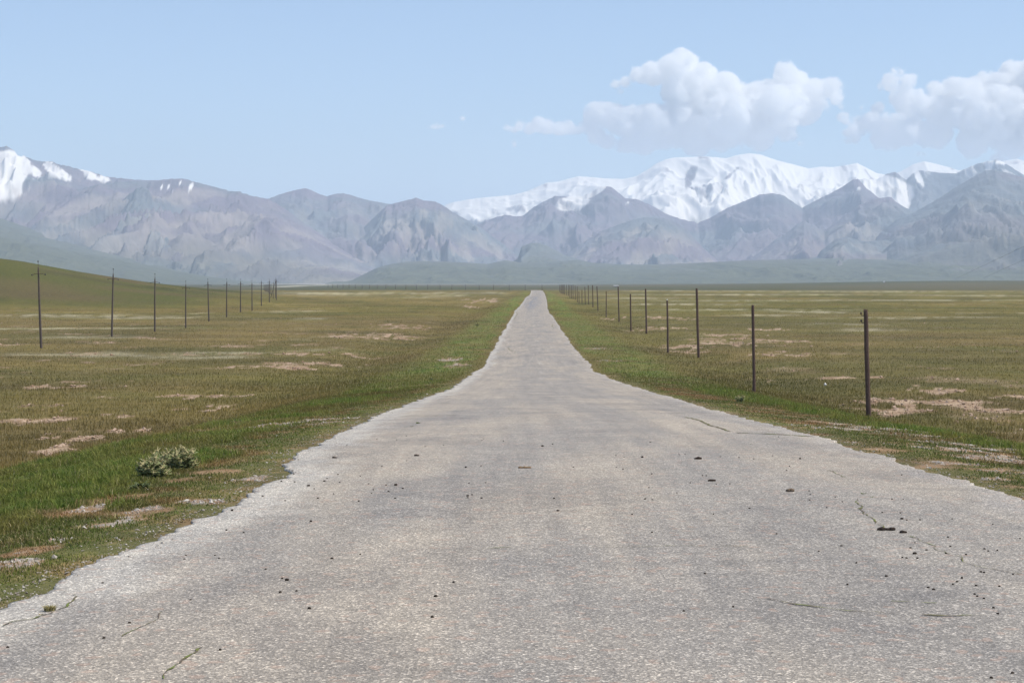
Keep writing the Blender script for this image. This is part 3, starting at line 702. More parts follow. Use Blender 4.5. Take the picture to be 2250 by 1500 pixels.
cloud_bank([(1500, 142, 32), (1470, 155, 30), (1430, 160, 26), (1400, 168, 18), (1375, 180, 14), (1545, 170, 28), (1575, 198, 34), (1610, 215, 36), (1645, 218, 34), (1720, 163, 22), (1745, 183, 34), (1785, 190, 30), (1822, 194, 24),
    (1832, 218, 16), (1690, 200, 26), (1662, 212, 26), (1500, 205, 45), (1540, 230, 50), (1350, 188, 10), (1362, 205, 8), (1310, 252, 22), (1300, 262, 18), (1340, 262, 30), (1385, 265, 40), (1430, 265, 44), (1480, 265, 52), (1540, 262, 56), (1600, 262, 58),
    (1650, 265, 56), (1700, 245, 52), (1740, 240, 46), (1775, 235, 36), (1310, 296, 22), (1335, 312, 20), (1370, 318, 18), (1400, 308, 32), (1460, 312, 28), (1520, 308, 32), (1600, 302, 34), (1670, 300, 32), (1715, 290, 24), (1762, 320, 9),
    (1132, 285, 10), (1160, 282, 14), (1195, 281, 18), (1225, 284, 17), (1255, 284, 13), (1130, 318, 8), (958, 279, 9), (945, 280, 6), (972, 279, 6), (1018, 262, 7), (1115, 282, 10), (1145, 278, 13), (1180, 275, 16), (1210, 277, 18), (1240, 281, 18), (1270, 286, 14), (1290, 280, 16)], 26500, 5, 1)
cloud_bank([(1968, 162, 14), (1955, 180, 20), (1985, 190, 22), (1930, 195, 10), (1985, 215, 26), (2000, 232, 24), (2055, 198, 22), (2085, 190, 28), (2125, 198, 34), (2180, 190, 34), (2225, 185, 40), (2280, 190, 50), (2050, 240, 34),
    (2110, 250, 46), (2180, 250, 56), (2250, 260, 66), (1955, 282, 26), (1915, 276, 18), (1995, 288, 32), (2060, 292, 34), (2140, 305, 36), (2215, 325, 30), (2300, 300, 80), (1852, 270, 9), (1848, 235, 8), (1862, 310, 9), (2020, 340, 9), (2190, 340, 12), (2360, 240, 90), (1875, 262, 12), (1890, 285, 16), (1905, 262, 16), (1920, 300, 14), (1880, 308, 10), (1925, 240, 14), (1855, 255, 14), (1865, 290, 14), (1945, 310, 26), (1890, 240, 10)], 27500, 6, 1)

# ------------------------------------------------------------------ grass, stones
gm, nt, out = new_mat("grass_blades")
b = nt.nodes.new("ShaderNodeBsdfPrincipled"); b.inputs['Roughness'].default_value = 0.6; b.inputs['Specular IOR Level'].default_value = 0.25
at = N(nt, "ShaderNodeAttribute", attribute_name='Col'); nt.links.new(at.outputs['Color'], b.inputs['Base Color'])
tr = nt.nodes.new("ShaderNodeBsdfTranslucent"); nt.links.new(at.outputs['Color'], tr.inputs['Color'])
mx = nt.nodes.new("ShaderNodeMixShader"); mx.inputs[0].default_value = 0.42
nt.links.new(b.outputs[0], mx.inputs[1]); nt.links.new(tr.outputs[0], mx.inputs[2]); nt.links.new(mx.outputs[0], out.inputs['Surface'])

def blades(X, Y, h, w, col, lean=0.45):
    """one bent two-piece blade per point: 5 vertices, quad + triangle -> written as 3 triangles"""
    n = len(X)
    Z = np.asarray(ground_z(X, Y)) - 0.01
    a = rng.uniform(0, 2 * np.pi, n); la = rng.uniform(0, 2 * np.pi, n); ll = rng.uniform(0.1, 1, n) * lean * h
    wx_, wy_ = np.cos(a) * w * .5, np.sin(a) * w * .5
    lx, ly = np.cos(la) * ll, np.sin(la) * ll
    P = np.empty((n, 5, 3))
    P[:, 0] = np.stack([X - wx_, Y - wy_, Z], 1); P[:, 1] = np.stack([X + wx_, Y + wy_, Z], 1)
    mxx, mxy, mz = X + lx * .35, Y + ly * .35, Z + h * .6
    P[:, 2] = np.stack([mxx + wx_ * .7, mxy + wy_ * .7, mz], 1); P[:, 3] = np.stack([mxx - wx_ * .7, mxy - wy_ * .7, mz], 1)
    P[:, 4] = np.stack([X + lx, Y + ly, Z + h * (1 - 0.25 * ll / np.maximum(h, 1e-3))], 1)
    base = (np.arange(n) * 5)[:, None, None]
    F = (np.array([[0, 1, 2], [0, 2, 3], [3, 2, 4]])[None] + base).reshape(-1, 3)
    C = np.repeat(col[:, None, :], 5, 1)
    return P.reshape(-1, 3), F, C.reshape(-1, 3)

def grow(name, X, Y, hs, ws, lean=0.45, jitter=0.35, keep=None):
    s, g, hg, cv, gv, band, bare = paint(X, Y)
    lat = np.maximum(ROAD_L(Y) - X, X - ROAD_R(Y))
    ok = (rng.uniform(0, 1, len(X)) < cv) & (lat > 0.03)
    X, Y, g, hg, lat, band = X[ok], Y[ok], g[ok], hg[ok], lat[ok], band[ok]
    n = len(X)
    v = rng.normal(1.18, jitter, n).clip(0.5, 2.2)
    col = g * v[:, None]
    dry = rng.uniform(0, 1, n) < (0.10 * (1 - band) + 0.03)
    col[dry] = np.array([0.30, 0.25, 0.13]) * v[dry, None]
    h = hg * hs * rng.uniform(0.5, 1.35, n)
    h = h * np.clip(0.35 + lat * 0.9, 0.35, 1)
    P, F, C = blades(X, Y, h, ws[ok] if hasattr(ws, '__len__') else ws, col, lean)
    me = mesh_from(name, P, F, C, smooth=False)
    return link(name, me, gm, kind='stuff')

def screen_uniform(n, y0, y1, umax=0.40, side=0):
    """points whose density falls off with distance, the way a fan of ground in front of the camera is seen"""
    py = rng.uniform(y0, y1, n); d = np.exp(np.linspace(math.log(6), math.log(2500), 4000))
    lead = (ground_h(-14 + 0 * d, d)) / d * FPX + HY
    dd = np.interp(py, lead[::-1], d[::-1])
    X = rng.uniform(-umax, umax, n) * dd
    return X, dd

# verge along the near road: uniform along the edges with density falling off with distance
def verge(n, y0, y1, wmax):
    t = rng.uniform(0, 1, n)
    Y = 1 / (1 / y0 + (1 / y1 - 1 / y0) * t)
    L = rng.uniform(0.0, wmax, n) ** 1.0
    left = rng.uniform(0, 1, n) < 0.55
    X = np.where(left, ROAD_L(Y) - L, ROAD_R(Y) + L)
    vis = np.abs(X) < 0.315 * Y + 5.5
    return X[vis], Y[vis]
X_, Y_ = verge(1050000, 8.5, 75, 6.5)
grow("verge_grass", X_, Y_, 0.8, 0.006 + 0.0002 * Y_, 0.95)
X_, Y_ = verge(60000, 60, 500, 12.0)
grow("verge_grass", X_, Y_, 1.0, 0.010 + 0.00012 * Y_, 0.4)
X_, Y_ = screen_uniform(440000, 648, 1060)
X_ = np.concatenate([X_, rng.uniform(9, 38, 70000), rng.uniform(-36, -8, 40000)]); Y_ = np.concatenate([Y_, rng.uniform(10, 62, 110000)])
grow("field_grass", X_, Y_, 1.0, 0.006 + 0.00013 * Y_, 0.4)

sm_, nt, out = new_mat("limestone_chips")
b = bsdf(nt, out, 0.8, 0.3)
at = N(nt, "ShaderNodeAttribute", attribute_name='Col'); nt.links.new(at.outputs['Color'], b.inputs['Base Color'])
OCT = np.array([[1, 0, 0], [-1, 0, 0], [0, 1, 0], [0, -1, 0], [0, 0, 1], [0, 0, -1], ], float)
OF = np.array([[0, 2, 4], [2, 1, 4], [1, 3, 4], [3, 0, 4], [2, 0, 5], [1, 2, 5], [3, 1, 5], [0, 3, 5]])
def stones(name, X, Y, Z, r, col):
    n = len(X)
    P = OCT[None] * rng.uniform(0.6, 1.25, (n, 6, 1)) * r[:, None, None] * np.array([1, 1, 0.55])
    P = P + rng.normal(0, 0.18, (n, 6, 3)) * r[:, None, None]
    a = rng.uniform(0, 2 * np.pi, n); ca, sa = np.cos(a)[:, None], np.sin(a)[:, None]
    P = np.stack([P[..., 0] * ca - P[..., 1] * sa, P[..., 0] * sa + P[..., 1] * ca, P[..., 2]], -1)
    P += np.stack([X, Y, Z + r * 0.2], -1)[:, None, :]
    F = (OF[None] + (np.arange(n) * 6)[:, None, None]).reshape(-1, 3)
    me = mesh_from(name, P.reshape(-1, 3), F, np.repeat(col[:, None], 6, 1).reshape(-1, 3), smooth=False)
    return link(name, me, sm_, kind='stuff')
X_, Y_ = verge(260000, 9, 90, 7.0)
s, g, hg, cv, gv, band, bare = paint(X_, Y_)
ok = rng.uniform(0, 1, len(X_)) < (gv * 0.6 + 0.006)
X_, Y_ = X_[ok], Y_[ok]
n = len(X_)
cs = mix3([0.46, 0.425, 0.38], [0.24, 0.20, 0.17], rng.uniform(0, 1, n)); cs = mix3(cs, [0.40, 0.25, 0.17], (rng.uniform(0, 1, n) < 0.12) * 0.8)
stones("gravel", X_, Y_, np.asarray(ground_z(X_, Y_)), rng.gamma(2.2, 0.0042, n).clip(0.003, 0.03) * (1 + Y_ * 0.008), cs)
# crumbled chips along the ragged road edges
n = 4500
Y_ = 1 / (1 / 9 + (1 / 120 - 1 / 9) * rng.uniform(0, 1, n)); left = rng.uniform(0, 1, n) < 0.6
o_ = rng.normal(0, 0.16, n)
X_ = np.where(left, ROAD_L(Y_) - o_ - 0.12, ROAD_R(Y_) + o_ + 0.12)
Z_ = np.where(np.maximum(ROAD_L(Y_) - X_, X_ - ROAD_R(Y_)) > 0.15, ground_z(X_, Y_), EYE - ROAD_H(Y_) + 0.002)
stones("gravel", X_, Y_, Z_, rng.gamma(2.5, 0.0024, n).clip(0.002, 0.018) * (1 + Y_ * 0.004), mix3([0.44, 0.40, 0.35], [0.22, 0.18, 0.15], rng.uniform(0, 1, n)))
# lumps of bare earth in the field patches
X_, Y_ = screen_uniform(60000, 680, 1010)
s, g, hg, cv, gv, band, bare = paint(X_, Y_)
ok = rng.uniform(0, 1, len(X_)) < bare * 0.8
X_, Y_ = X_[ok], Y_[ok]; n = len(X_)
stones("gravel", X_, Y_, np.asarray(ground_z(X_, Y_)), rng.gamma(3, 0.012, n).clip(0.01, 0.12) * (1 + Y_ * 0.006), mix3([0.46, 0.34, 0.26], [0.27, 0.17, 0.11], rng.uniform(0, 1, n)))

# ------------------------------------------------------------------ things: helpers
def tag(o, label, cat, group=None):
    o['label'] = label; o['category'] = cat
    if group: o['group'] = group
    return o

def thing(name, label, cat, loc, group=None, rot=(0, 0, 0), scale=1.0):
    o = bpy.data.objects.new(name, None)
    COL.objects.link(o); o.location = loc; o.rotation_euler = rot; o.scale = (scale,) * 3
    o.empty_display_size = 0.2
    return tag(o, label, cat, group)

def tube(pts, radii, n=10, cap=True, rough=0.0, seed=0):
    """tapered tube through points; returns V, F(list)"""
    r = random.Random(seed)
    V = []; F = []
    pts = [np.array(p, float) for p in pts]
    for i, p in enumerate(pts):
        t = (pts[min(i + 1, len(pts) - 1)] - pts[max(i - 1, 0)]); t = t / (np.linalg.norm(t) + 1e-9)
        a = np.cross(t, [0, 0, 1.0]) if abs(t[2]) < 0.9 else np.cross(t, [1.0, 0, 0]); a /= np.linalg.norm(a); b_ = np.cross(t, a)
        for k in range(n):
            q = 2 * math.pi * k / n; rr = radii[i] * (1 + r.uniform(-rough, rough))
            V.append(p + (a * math.cos(q) + b_ * math.sin(q)) * rr)
    for i in range(len(pts) - 1):
        for k in range(n):
            F.append((i * n + k, i * n + (k + 1) % n, (i + 1) * n + (k + 1) % n, (i + 1) * n + k))
    if cap:
        F.append(tuple(range(n))[::-1]); F.append(tuple((len(pts) - 1) * n + k for k in range(n)))
    return V, F

class MB:
    def __init__(s): s.V = []; s.F = []
    def add(s, VF):
        o = len(s.V); s.V += [tuple(map(float, v)) for v in VF[0]]; s.F += [tuple(i + o for i in f) for f in VF[1]]; return s
    def mesh(s, name, smooth=False):
        me = bpy.data.meshes.new(name); me.from_pydata(s.V, [], s.F)
        me.polygons.foreach_set('use_smooth', [smooth] * len(me.polygons)); me.update(); return me

def blobm(r, seed, sq=(1, 1, 0.7), sub=2, rough=0.25):
    import bmesh
    bm = bmesh.new(); bmesh.ops.create_icosphere(bm, subdivisions=sub, radius=1.0)
    q = random.Random(seed); ph = [q.uniform(0, 6) for _ in range(6)]
    V = []
    for v in bm.verts:
        c = v.co; f = 1 + rough * (math.sin(3 * c.x + ph[0]) * math.sin(4 * c.y + ph[1]) + 0.6 * math.sin(7 * c.z + ph[2]) * math.cos(6 * c.x + ph[3]))
        V.append((c.x * f * r * sq[0], c.y * f * r * sq[1], c.z * f * r * sq[2]))
    F = [tuple(v.index for v in f.verts) for f in bm.faces]; bm.free()
    return V, F

wood_dark = simple_mat("dark_weathered_wood", (0.105, 0.068, 0.056), 0.85, 0.2, 0.45, 14.0, 0.5)
pole_mat = simple_mat("grey_brown_pole", (0.105, 0.082, 0.072), 0.8, 0.2, 0.3, 9.0, 0.4)
iron = simple_mat("rusty_iron", (0.085, 0.055, 0.045), 0.7, 0.4, 0.4, 30.0, 0.2)
cer = simple_mat("dark_insulator", (0.05, 0.045, 0.045), 0.35, 0.5, 0.1, 20.0)
white_cer = simple_mat("white_insulator", (0.62, 0.60, 0.57), 0.4, 0.5, 0.08, 20.0)

# ------------------------------------------------------------------ telegraph poles on the left
def pole_meshes():
    M_ = {}
    hs = [0, 0.5, 1.8, 3.4, 5.0, 6.2, 6.45]
    M_['shaft'] = MB().add(tube([(0.004 * z * z * 0.3, 0, z - (0.15 if z == 0 else 0)) for z in hs], [0.105, 0.102, 0.094, 0.083, 0.072, 0.062, 0.035], 10, rough=0.05, seed=3)).mesh("shaft")
    mb = MB().add(tube([(0.05, 0, 6.3), (0.05, 0, 6.86)], [0.018, 0.015], 6)); M_['top_pin'] = mb.mesh("top_pin")
    mb = MB()
    mb.add(tube([(-0.40, 0, 5.86), (-0.26, -0.09, 5.91), (0.05, -0.10, 5.94), (0.36, -0.09, 5.91), (0.50, 0, 5.86)], [0.010, 0.030, 0.034, 0.030, 0.010], 6))
    mb.add(tube([(-0.40, 0, 5.80), (-0.40, 0, 5.92)], [0.014, 0.014], 5)); mb.add(tube([(0.50, 0, 5.80), (0.50, 0, 5.92)], [0.014, 0.014], 5))
    M_['crossarm'] = mb.mesh("crossarm")
    def ins():
        return MB().add(tube([(0, 0, -0.06), (0, 0, -0.03), (0, 0, 0.0), (0, 0, 0.03), (0, 0, 0.07)], [0.035, 0.056, 0.040, 0.052, 0.025], 8)).mesh("insulator", True)
    M_['insulator'] = ins()
    return M_
PM = pole_meshes()
for me_, mt_ in ((PM['shaft'], pole_mat), (PM['top_pin'], iron), (PM['crossarm'], pole_mat), (PM['insulator'], cer)): me_.materials.append(mt_)
INS_AT = [(0.05, 0, 6.90), (-0.47, 0, 5.84), (0.57, 0, 5.84)]

def telegraph_pole(label, bx, by, top, tilt=0.0, d=None, group='telegraph poles across the left meadow', strut=False, yaw=0.0):
    if d is None: X, Y, z = hit(bx, by)
    else:
        Y = d; X = (bx - CX) / FPX * d; z = float(ground_z(X, Y))
    H = (by - top) / FPX * Y
    r = thing("telegraph_pole", label, "telegraph pole", (X, Y, z), group, (0, tilt, yaw), H / 6.95)
    fat = 1.0 + 0.3 * float(sstep(150, 400, Y))
    for k in ('shaft', 'top_pin', 'crossarm'):
        o = bpy.data.objects.new(k, PM[k]); COL.objects.link(o); o.parent = r
        if k == 'shaft': o.scale = (fat, fat, 1.0)
    for p in INS_AT:
        o = bpy.data.objects.new('insulator', PM['insulator']); COL.objects.link(o); o.parent = r; o.location = p
    if strut:
        o = link('brace', MB().add(tube([(-1.6, 0.1, -0.1), (0, 0.08, 5.6)], [0.09, 0.07], 8)).mesh("brace"), pole_mat, r)
    return r
T = [(90, 765, 573, 'tallest and closest to the grassy hill crest, leaning slightly', -0.035), (245.5, 739, 590, 'second from the left, before the green hillside', 0.02),
     (340, 729, 601, 'third from the left end of the row', 0.0), (408, 721, 617, 'fourth from the left end of the row', 0.0), (459, 706, 612, 'fifth from the left end, leaning a little left', -0.03),
     (498, 697, 612.5, 'sixth from the left end of the row', 0.0), (528.5, 686, 613, 'seventh from the left end of the row', 0.0), (554, 683, 616.5, 'eighth from the left end, shorter than its neighbours', -0.01),
     (574.5, 672, 613.5, 'ninth from the left end, next to the dense far cluster', -0.01)]
for bx, by, tp, w, tl in T:
    telegraph_pole("dark telegraph pole with crossarm, " + w, bx, by, tp, tl, yaw=0.15)
telegraph_pole("far telegraph pole standing in front of the dense cluster of poles", 592, 664, 612, -0.01)
telegraph_pole("thin far telegraph pole between the dense cluster and the braced pole", 600.5, 656, 617)
telegraph_pole("far telegraph pole with a slanting brace near the right end of the row", 605, 655, 609, 0.02, strut=True)
telegraph_pole("far telegraph pole at the right end of the row, beside the braced one", 607.5, 659, 612)
for i in range(15):
    f_ = i / 14.0
    telegraph_pole("hazy distant telegraph pole in the dense cluster at the end of the left row", 592.5 - 12.5 * f_, 0, 0, 0, d=None, group='distant telegraph poles in a dense cluster') if False else None
    d_ = 690 + 470 * f_; bx_ = 596 - 16 * f_ ** 0.8
    X_ = (bx_ - CX) / FPX * d_; z_ = float(ground_z(X_, d_)); by_ = HY + (EYE - z_) / d_ * FPX
    telegraph_pole("hazy distant telegraph pole in the dense cluster at the end of the left row", bx_, by_, 621.5 + 3 * f_, d=d_, group='distant telegraph poles in a dense cluster')

# ------------------------------------------------------------------ bare posts on the right
PH = 4.3
def post_mesh(seed, jag):
    hs = np.array([0, 0.15, 0.9, 1.8, 2.7, 3.5, 4.1, 4.3])
    r = random.Random(seed)
    V, F = tube([(r.uniform(-.008, .008), r.uniform(-.008, .008), h - (0.2 if h == 0 else 0)) for h in hs], [0.112, 0.110, 0.106, 0.102, 0.098, 0.095, 0.094, 0.088], 9, rough=0.05, seed=seed)
    n = 9
    for k in range(n):
        v = V[(len(hs) - 1) * n + k]; V[(len(hs) - 1) * n + k] = v + np.array([0, 0, r.uniform(-jag, jag)])
    return MB().add((V, F)).mesh("shaft")
PMESH = [post_mesh(s_, j_) for s_, j_ in ((1, 0.05), (2, 0.02), (3, 0.03), (4, 0.015))]
for q_ in PMESH: q_.materials.append(wood_dark)
HOOK = MB().add(tube([(-0.08, -0.03, 0), (-0.17, -0.03, 0.0), (-0.20, -0.03, 0.03), (-0.20, -0.03, 0.09)], [0.014, 0.014, 0.014, 0.012], 6)).add(tube([(-0.20, -0.03, 0.06), (-0.20, -0.03, 0.10), (-0.20, -0.03, 0.14)], [0.035, 0.045, 0.02], 7)).mesh("hook")
HOOK.materials.append(iron)
CAP = MB().add(tube([(0, 0, 4.26), (0, 0, 4.34), (0, 0, 4.40)], [0.05, 0.075, 0.03], 8)).mesh("insulator"); CAP.materials.append(white_cer)
ISTAPLE = MB().add(tube([(0.0, -0.115, 3.9), (0.05, -0.15, 3.92), (0.05, -0.15, 3.98), (0, -0.11, 4.0)], [0.008] * 4, 5)).mesh("staple"); ISTAPLE.materials.append(iron)

def post(label, tx, tp, bx, by, k, group='bare wooden posts along the right side of the road', hooks=0, cap=False, width=None, d=None):
    if d is None: X, Y, z = hit(bx, by)
    else:
        Y = d; X = (bx - CX) / FPX * d; z = float(ground_z(X, Y)); by = HY + (EYE - z) / d * FPX
    H = (by - tp) / FPX * Y
    tilt = math.atan2((tx - bx), (by - tp))
    r = thing("wooden_post", label, "post", (X, Y, z), group, (0, tilt, 0), 1.0)
    wd = (width / FPX * Y / 0.21) if width else 1.0
    r.scale = (wd, wd, H / PH)
    o = bpy.data.objects.new('shaft', PMESH[k % 4]); COL.objects.link(o); o.parent = r
    for hk in range(hooks):
        o = bpy.data.objects.new('hook', HOOK); COL.objects.link(o); o.parent = r; o.location = (0, 0, (4.08, 3.78)[hk])
    if cap:
        o = bpy.data.objects.new('insulator', CAP); COL.objects.link(o); o.parent = r
    return r
post("thick brown post with rusty hooks near its top, closest to the camera", 1902, 681, 1910, 914, 0, hooks=2, width=11)
post("dark brown post behind a pale thistle on the verge", 1654, 670, 1658, 866, 1, width=7)
post("tallest thin dark post, third along from the hooked one", 1530.5, 634, 1535.5, 786, 2, width=5.6)
post("short post with a pale cap between two taller ones", 1466, 660, 1468, 775, 3, cap=True, width=4.3)
post("dark straight post, fifth along from the hooked one", 1418.5, 634.5, 1420.5, 733, 1, width=3.8)
post("dark post, sixth along from the hooked one, shorter than both neighbours", 1385, 646, 1386.5, 727, 0, width=3.4)
post("thin leaning post with a dark slanting streak at its foot", 1358, 630, 1360.5, 707, 2, width=2.8)
post("thin short post, eighth along from the hooked one", 1332, 640, 1332, 697, 3, width=2.2)
post("thin leaning post, ninth along from the hooked one", 1311.5, 629, 1314, 683, 1, width=2.2)
post("thin tall post, tenth along from the hooked one", 1302, 627, 1303, 675, 0, width=2.0)
FAR = [(1292.5, 627, 1293.3, 669), (1285, 630, 1286, 669), (1278.6, 637, 1279, 667.5), (1272, 640.5, 1272.5, 667), (1268, 629, 1268.6, 664), (1263.6, 627.5, 1264, 659), (1259, 625.5, 1259.3, 657), (1255.6, 626, 1256, 656),
       (1252, 625.5, 1252.3, 654.5), (1249, 625.5, 1249, 650), (1244.5, 625.5, 1244.5, 648), (1240.5, 625, 1240.5, 647), (1238, 625, 1238, 646), (1236, 625, 1236, 645.5), (1234, 625, 1234, 645), (1232, 625.5, 1232, 644), (1229.5, 625.5, 1229.5, 642)]
for i, (a_, b_, c_, d_) in enumerate(FAR):
    post("hazy small post in the tight far end of the right-hand row", a_, b_, c_, d_, i, group='distant posts at the far end of the right row', width=1.5 - 0.03 * i)
for i, x_ in enumerate([1191, 1154, 1119, 1084.5, 1053, 1023, 993, 967, 940, 915.6, 892, 869, 848, 829, 812, 796, 781, 767, 754, 742, 731, 721]):
    dd_ = 1500 + 35 * i
    post("tiny hazy post in the line crossing the plain beyond the road", x_, 625.3 - 0.03 * i, x_, 0, i, group='distant posts crossing the plain beyond the road', d=dd_, width=0.85)

# two faint wires dropping to the horizon on the right
wm = simple_mat("dull_wire", (0.10, 0.10, 0.11), 0.6, 0.3, 0.05, 1.0)
for lab, x0_, y0_, x1_, y1_ in (("upper faint wire slanting down to the horizon at the right edge", 2330, 503, 2098, 613), ("lower faint wire slanting down to the horizon at the right edge", 2330, 534, 2160, 611)):
    d0, d1 = 300.0, 1700.0
    A = np.array([(x0_ - CX) / FPX * d0, d0, EYE + (HY - y0_) / FPX * d0]); B = np.array([(x1_ - CX) / FPX * d1, d1, EYE + (HY - y1_) / FPX * d1])
    pts_ = [A + (B - A) * t for t in np.linspace(0, 1, 24)]
    o = link("overhead_wire", MB().add(tube(pts_, [0.022 + 0.035 * t for t in np.linspace(0, 1, 24)], 5)).mesh("overhead_wire"), wm)
    tag(o, lab, "wire", "overhead wires at the right edge")

# ------------------------------------------------------------------ plants
leafm = simple_mat("thistle_leaf", (0.19, 0.215, 0.09), 0.6, 0.3, 0.35, 30.0)
stemm = simple_mat("thistle_stem", (0.33, 0.31, 0.17), 0.6, 0.3, 0.2, 30.0)
headm = simple_mat("thistle_head", (0.38, 0.33, 0.17), 0.8, 0.2, 0.45, 60.0)
darkleaf = simple_mat("dark_leaf", (0.075, 0.095, 0.030), 0.6, 0.3, 0.35, 30.0)
def thistle(name, label, px, py, wpx, hpx, seed, group=None, dark=False, heads=26):
    X, Y, z = hit(px, py)
    W = wpx / FPX * Y; H = hpx / FPX * Y
    r = thing(name, label, "plant", (X, Y, z - 0.01), group)
    q = random.Random(seed)
    st = MB(); lf = MB(); hd = MB()
    for i in range(heads):
        a = q.uniform(0, 2 * math.pi); rad = W * 0.5 * math.sqrt(q.uniform(0.02, 1)); hh = H * q.uniform(0.35, 1.0) * (1 - 0.25 * (rad / (W * .5)) ** 2)
        tip = np.array([math.cos(a) * rad, math.sin(a) * rad * 0.8, hh]); b0 = np.array([tip[0] * .25, tip[1] * .25, 0]); m1 = np.array([tip[0] * .75, tip[1] * .75, hh * .55])
        st.add(tube([b0, m1, tip], [0.007, 0.006, 0.004], 5))
        for k in range(16):                   # spiny leaves up the stem
            t = q.uniform(0.05, 0.97); p = b0 + (m1 - b0) * t * 2 if t < .5 else m1 + (tip - m1) * (t - .5) * 2
            la = q.uniform(0, 2 * math.pi); L = q.uniform(0.05, 0.11) * (1.2 - 0.5 * t); w = L * 0.22
            dv = np.array([math.cos(la), math.sin(la), q.uniform(-0.1, 0.7)]) * L; sv_ = np.array([-math.sin(la), math.cos(la), 0]) * w
            V = [p, p + dv * .45 + sv_, p + dv, p + dv * .45 - sv_, p + dv * .5 + np.array([0, 0, w * .5])]
            lf.add((V, [(0, 1, 4), (1, 2, 4), (2, 3, 4), (3, 0, 4)]))
        if not dark:
            for k in range(7):
                la = q.uniform(0, 2 * math.pi); dv = np.array([math.cos(la), math.sin(la), q.uniform(0.1, 1.2)]) * 0.028
                hd.add((( [tip, tip + dv + np.array([0.006, 0, 0]), tip + dv * 1.7, tip + dv - np.array([0.006, 0, 0])]), [(0, 1, 2), (0, 2, 3)]))
            hd.add(((np.array(blobm(0.016, seed + i, (1, 1, 1.1), 1, .2)[0]) + tip).tolist(), blobm(0.016, seed + i, (1, 1, 1.1), 1, .2)[1]))
    link('stems', st.mesh('stems'), stemm if not dark else darkleaf, r); link('leaves', lf.mesh('leaves'), leafm if not dark else darkleaf, r)
    if not dark: link('flower_heads', hd.mesh('flower_heads'), headm, r)
    return r
thistle("thistle_plant", "larger pale spiny thistle bush in the left verge", 380, 1036, 104, 56, 11, 'thistles beside the road', heads=64)
thistle("thistle_plant", "lower spiny thistle adjoining the left side of the larger thistle bush", 334, 1050, 72, 46, 12, 'thistles beside the road', heads=40)
thistle("thistle_plant", "small pale thistle at the road verge in front of the second post", 1624, 884, 26, 20, 13, 'thistles beside the road', heads=14)
thistle("weed_plant", "dark low weed in the grass just below the two left thistles", 304, 1078, 34, 20, 14, None, True, 12)
thistle("weed_plant", "small dark round shrub on the far left verge", 1049, 716, 11, 7, 15, None, True, 16)
thistle("weed_plant", "small dark clump beside pale stones on the left verge", 950, 836, 22, 7, 16, None, True, 12)

def tuft(label, px, py, wpx, hpx, col, n, seed):
    X, Y, z = hit(px, py)
    z = EYE - float(ROAD_H(Y)) + 0.02
    W = wpx / FPX * Y; H = hpx / FPX * Y
    q = np.random.default_rng(seed)
    ax = q.normal(0, 0.22, n) * W; ay = q.normal(0, 0.22, n) * W * 1.2
    mb = MB()
    for i in range(n):
        a = q.uniform(0, 6.28); h = H * q.uniform(0.4, 1.1); l = h * q.uniform(0.1, 0.9); w = 0.003 + 0.0001 * Y
        la = math.atan2(ay[i], ax[i]) + q.normal(0, .7); p = np.array([ax[i] * .5, ay[i] * .5, -0.02])
        s_ = np.array([math.cos(a) * w, math.sin(a) * w, 0]); m_ = p + np.array([math.cos(la) * l * .4, math.sin(la) * l * .4, h * .65]); t_ = p + np.array([math.cos(la) * l, math.sin(la) * l, h])
        mb.add(([p - s_, p + s_, m_ + s_ * .6, m_ - s_ * .6, t_], [(0, 1, 2, 3), (3, 2, 4)]))
    o = link("grass_tuft", mb.mesh("grass_tuft"), simple_mat("tuft_grass", col, 0.7, 0.2, 0.5, 60.0))
    o.location = (X, Y, z)
    return tag(o, label, "grass tuft", "grass tufts growing in the road cracks")
tuft("big straw-green grass tuft in the crack near the left road edge", 104, 1350, 34, 18, (0.34, 0.29, 0.13), 260, 1)
tuft("small straw-coloured grass tuft just left of the big tuft in the road crack", 84, 1358, 12, 7, (0.32, 0.26, 0.12), 80, 2)
tuft("green weed tuft in the crack at the bottom left of the road", 374, 1480, 22, 10, (0.12, 0.16, 0.04), 90, 3)
tuft("thin olive tuft further up the same crack as the bottom left weed", 392, 1462, 18, 6, (0.14, 0.13, 0.05), 60, 4)
tuft("bright green tuft at the middle of the cracks on the right half of the road", 1900, 1092, 14, 9, (0.11, 0.15, 0.04), 70, 5)
tuft("bright green tuft just right of another in the right half of the road", 1918, 1099, 14, 7, (0.11, 0.15, 0.04), 70, 6)
tuft("yellow-green tuft above the bright green pair on the right half of the road", 1850, 1071, 22, 6, (0.16, 0.15, 0.05), 70, 7)
tuft("yellow-green low tuft below the bright green pair on the right half of the road", 1894, 1122, 16, 6, (0.16, 0.16, 0.05), 60, 8)
tuft("green tuft on the edge of the road just right of the long grassy crack", 1652, 979, 10, 4, (0.11, 0.14, 0.04), 40, 9)
tuft("low round green tuft left of the long grassy crack on the right", 1625, 969, 9, 3, (0.11, 0.14, 0.04), 30, 10)
tuft("green sprig on the road below the crack at the left edge", 918, 932, 16, 5, (0.12, 0.15, 0.04), 40, 11)
tuft("green sprig beside another sprig near the left half of the road", 905, 940, 14, 4, (0.12, 0.14, 0.04), 40, 12)

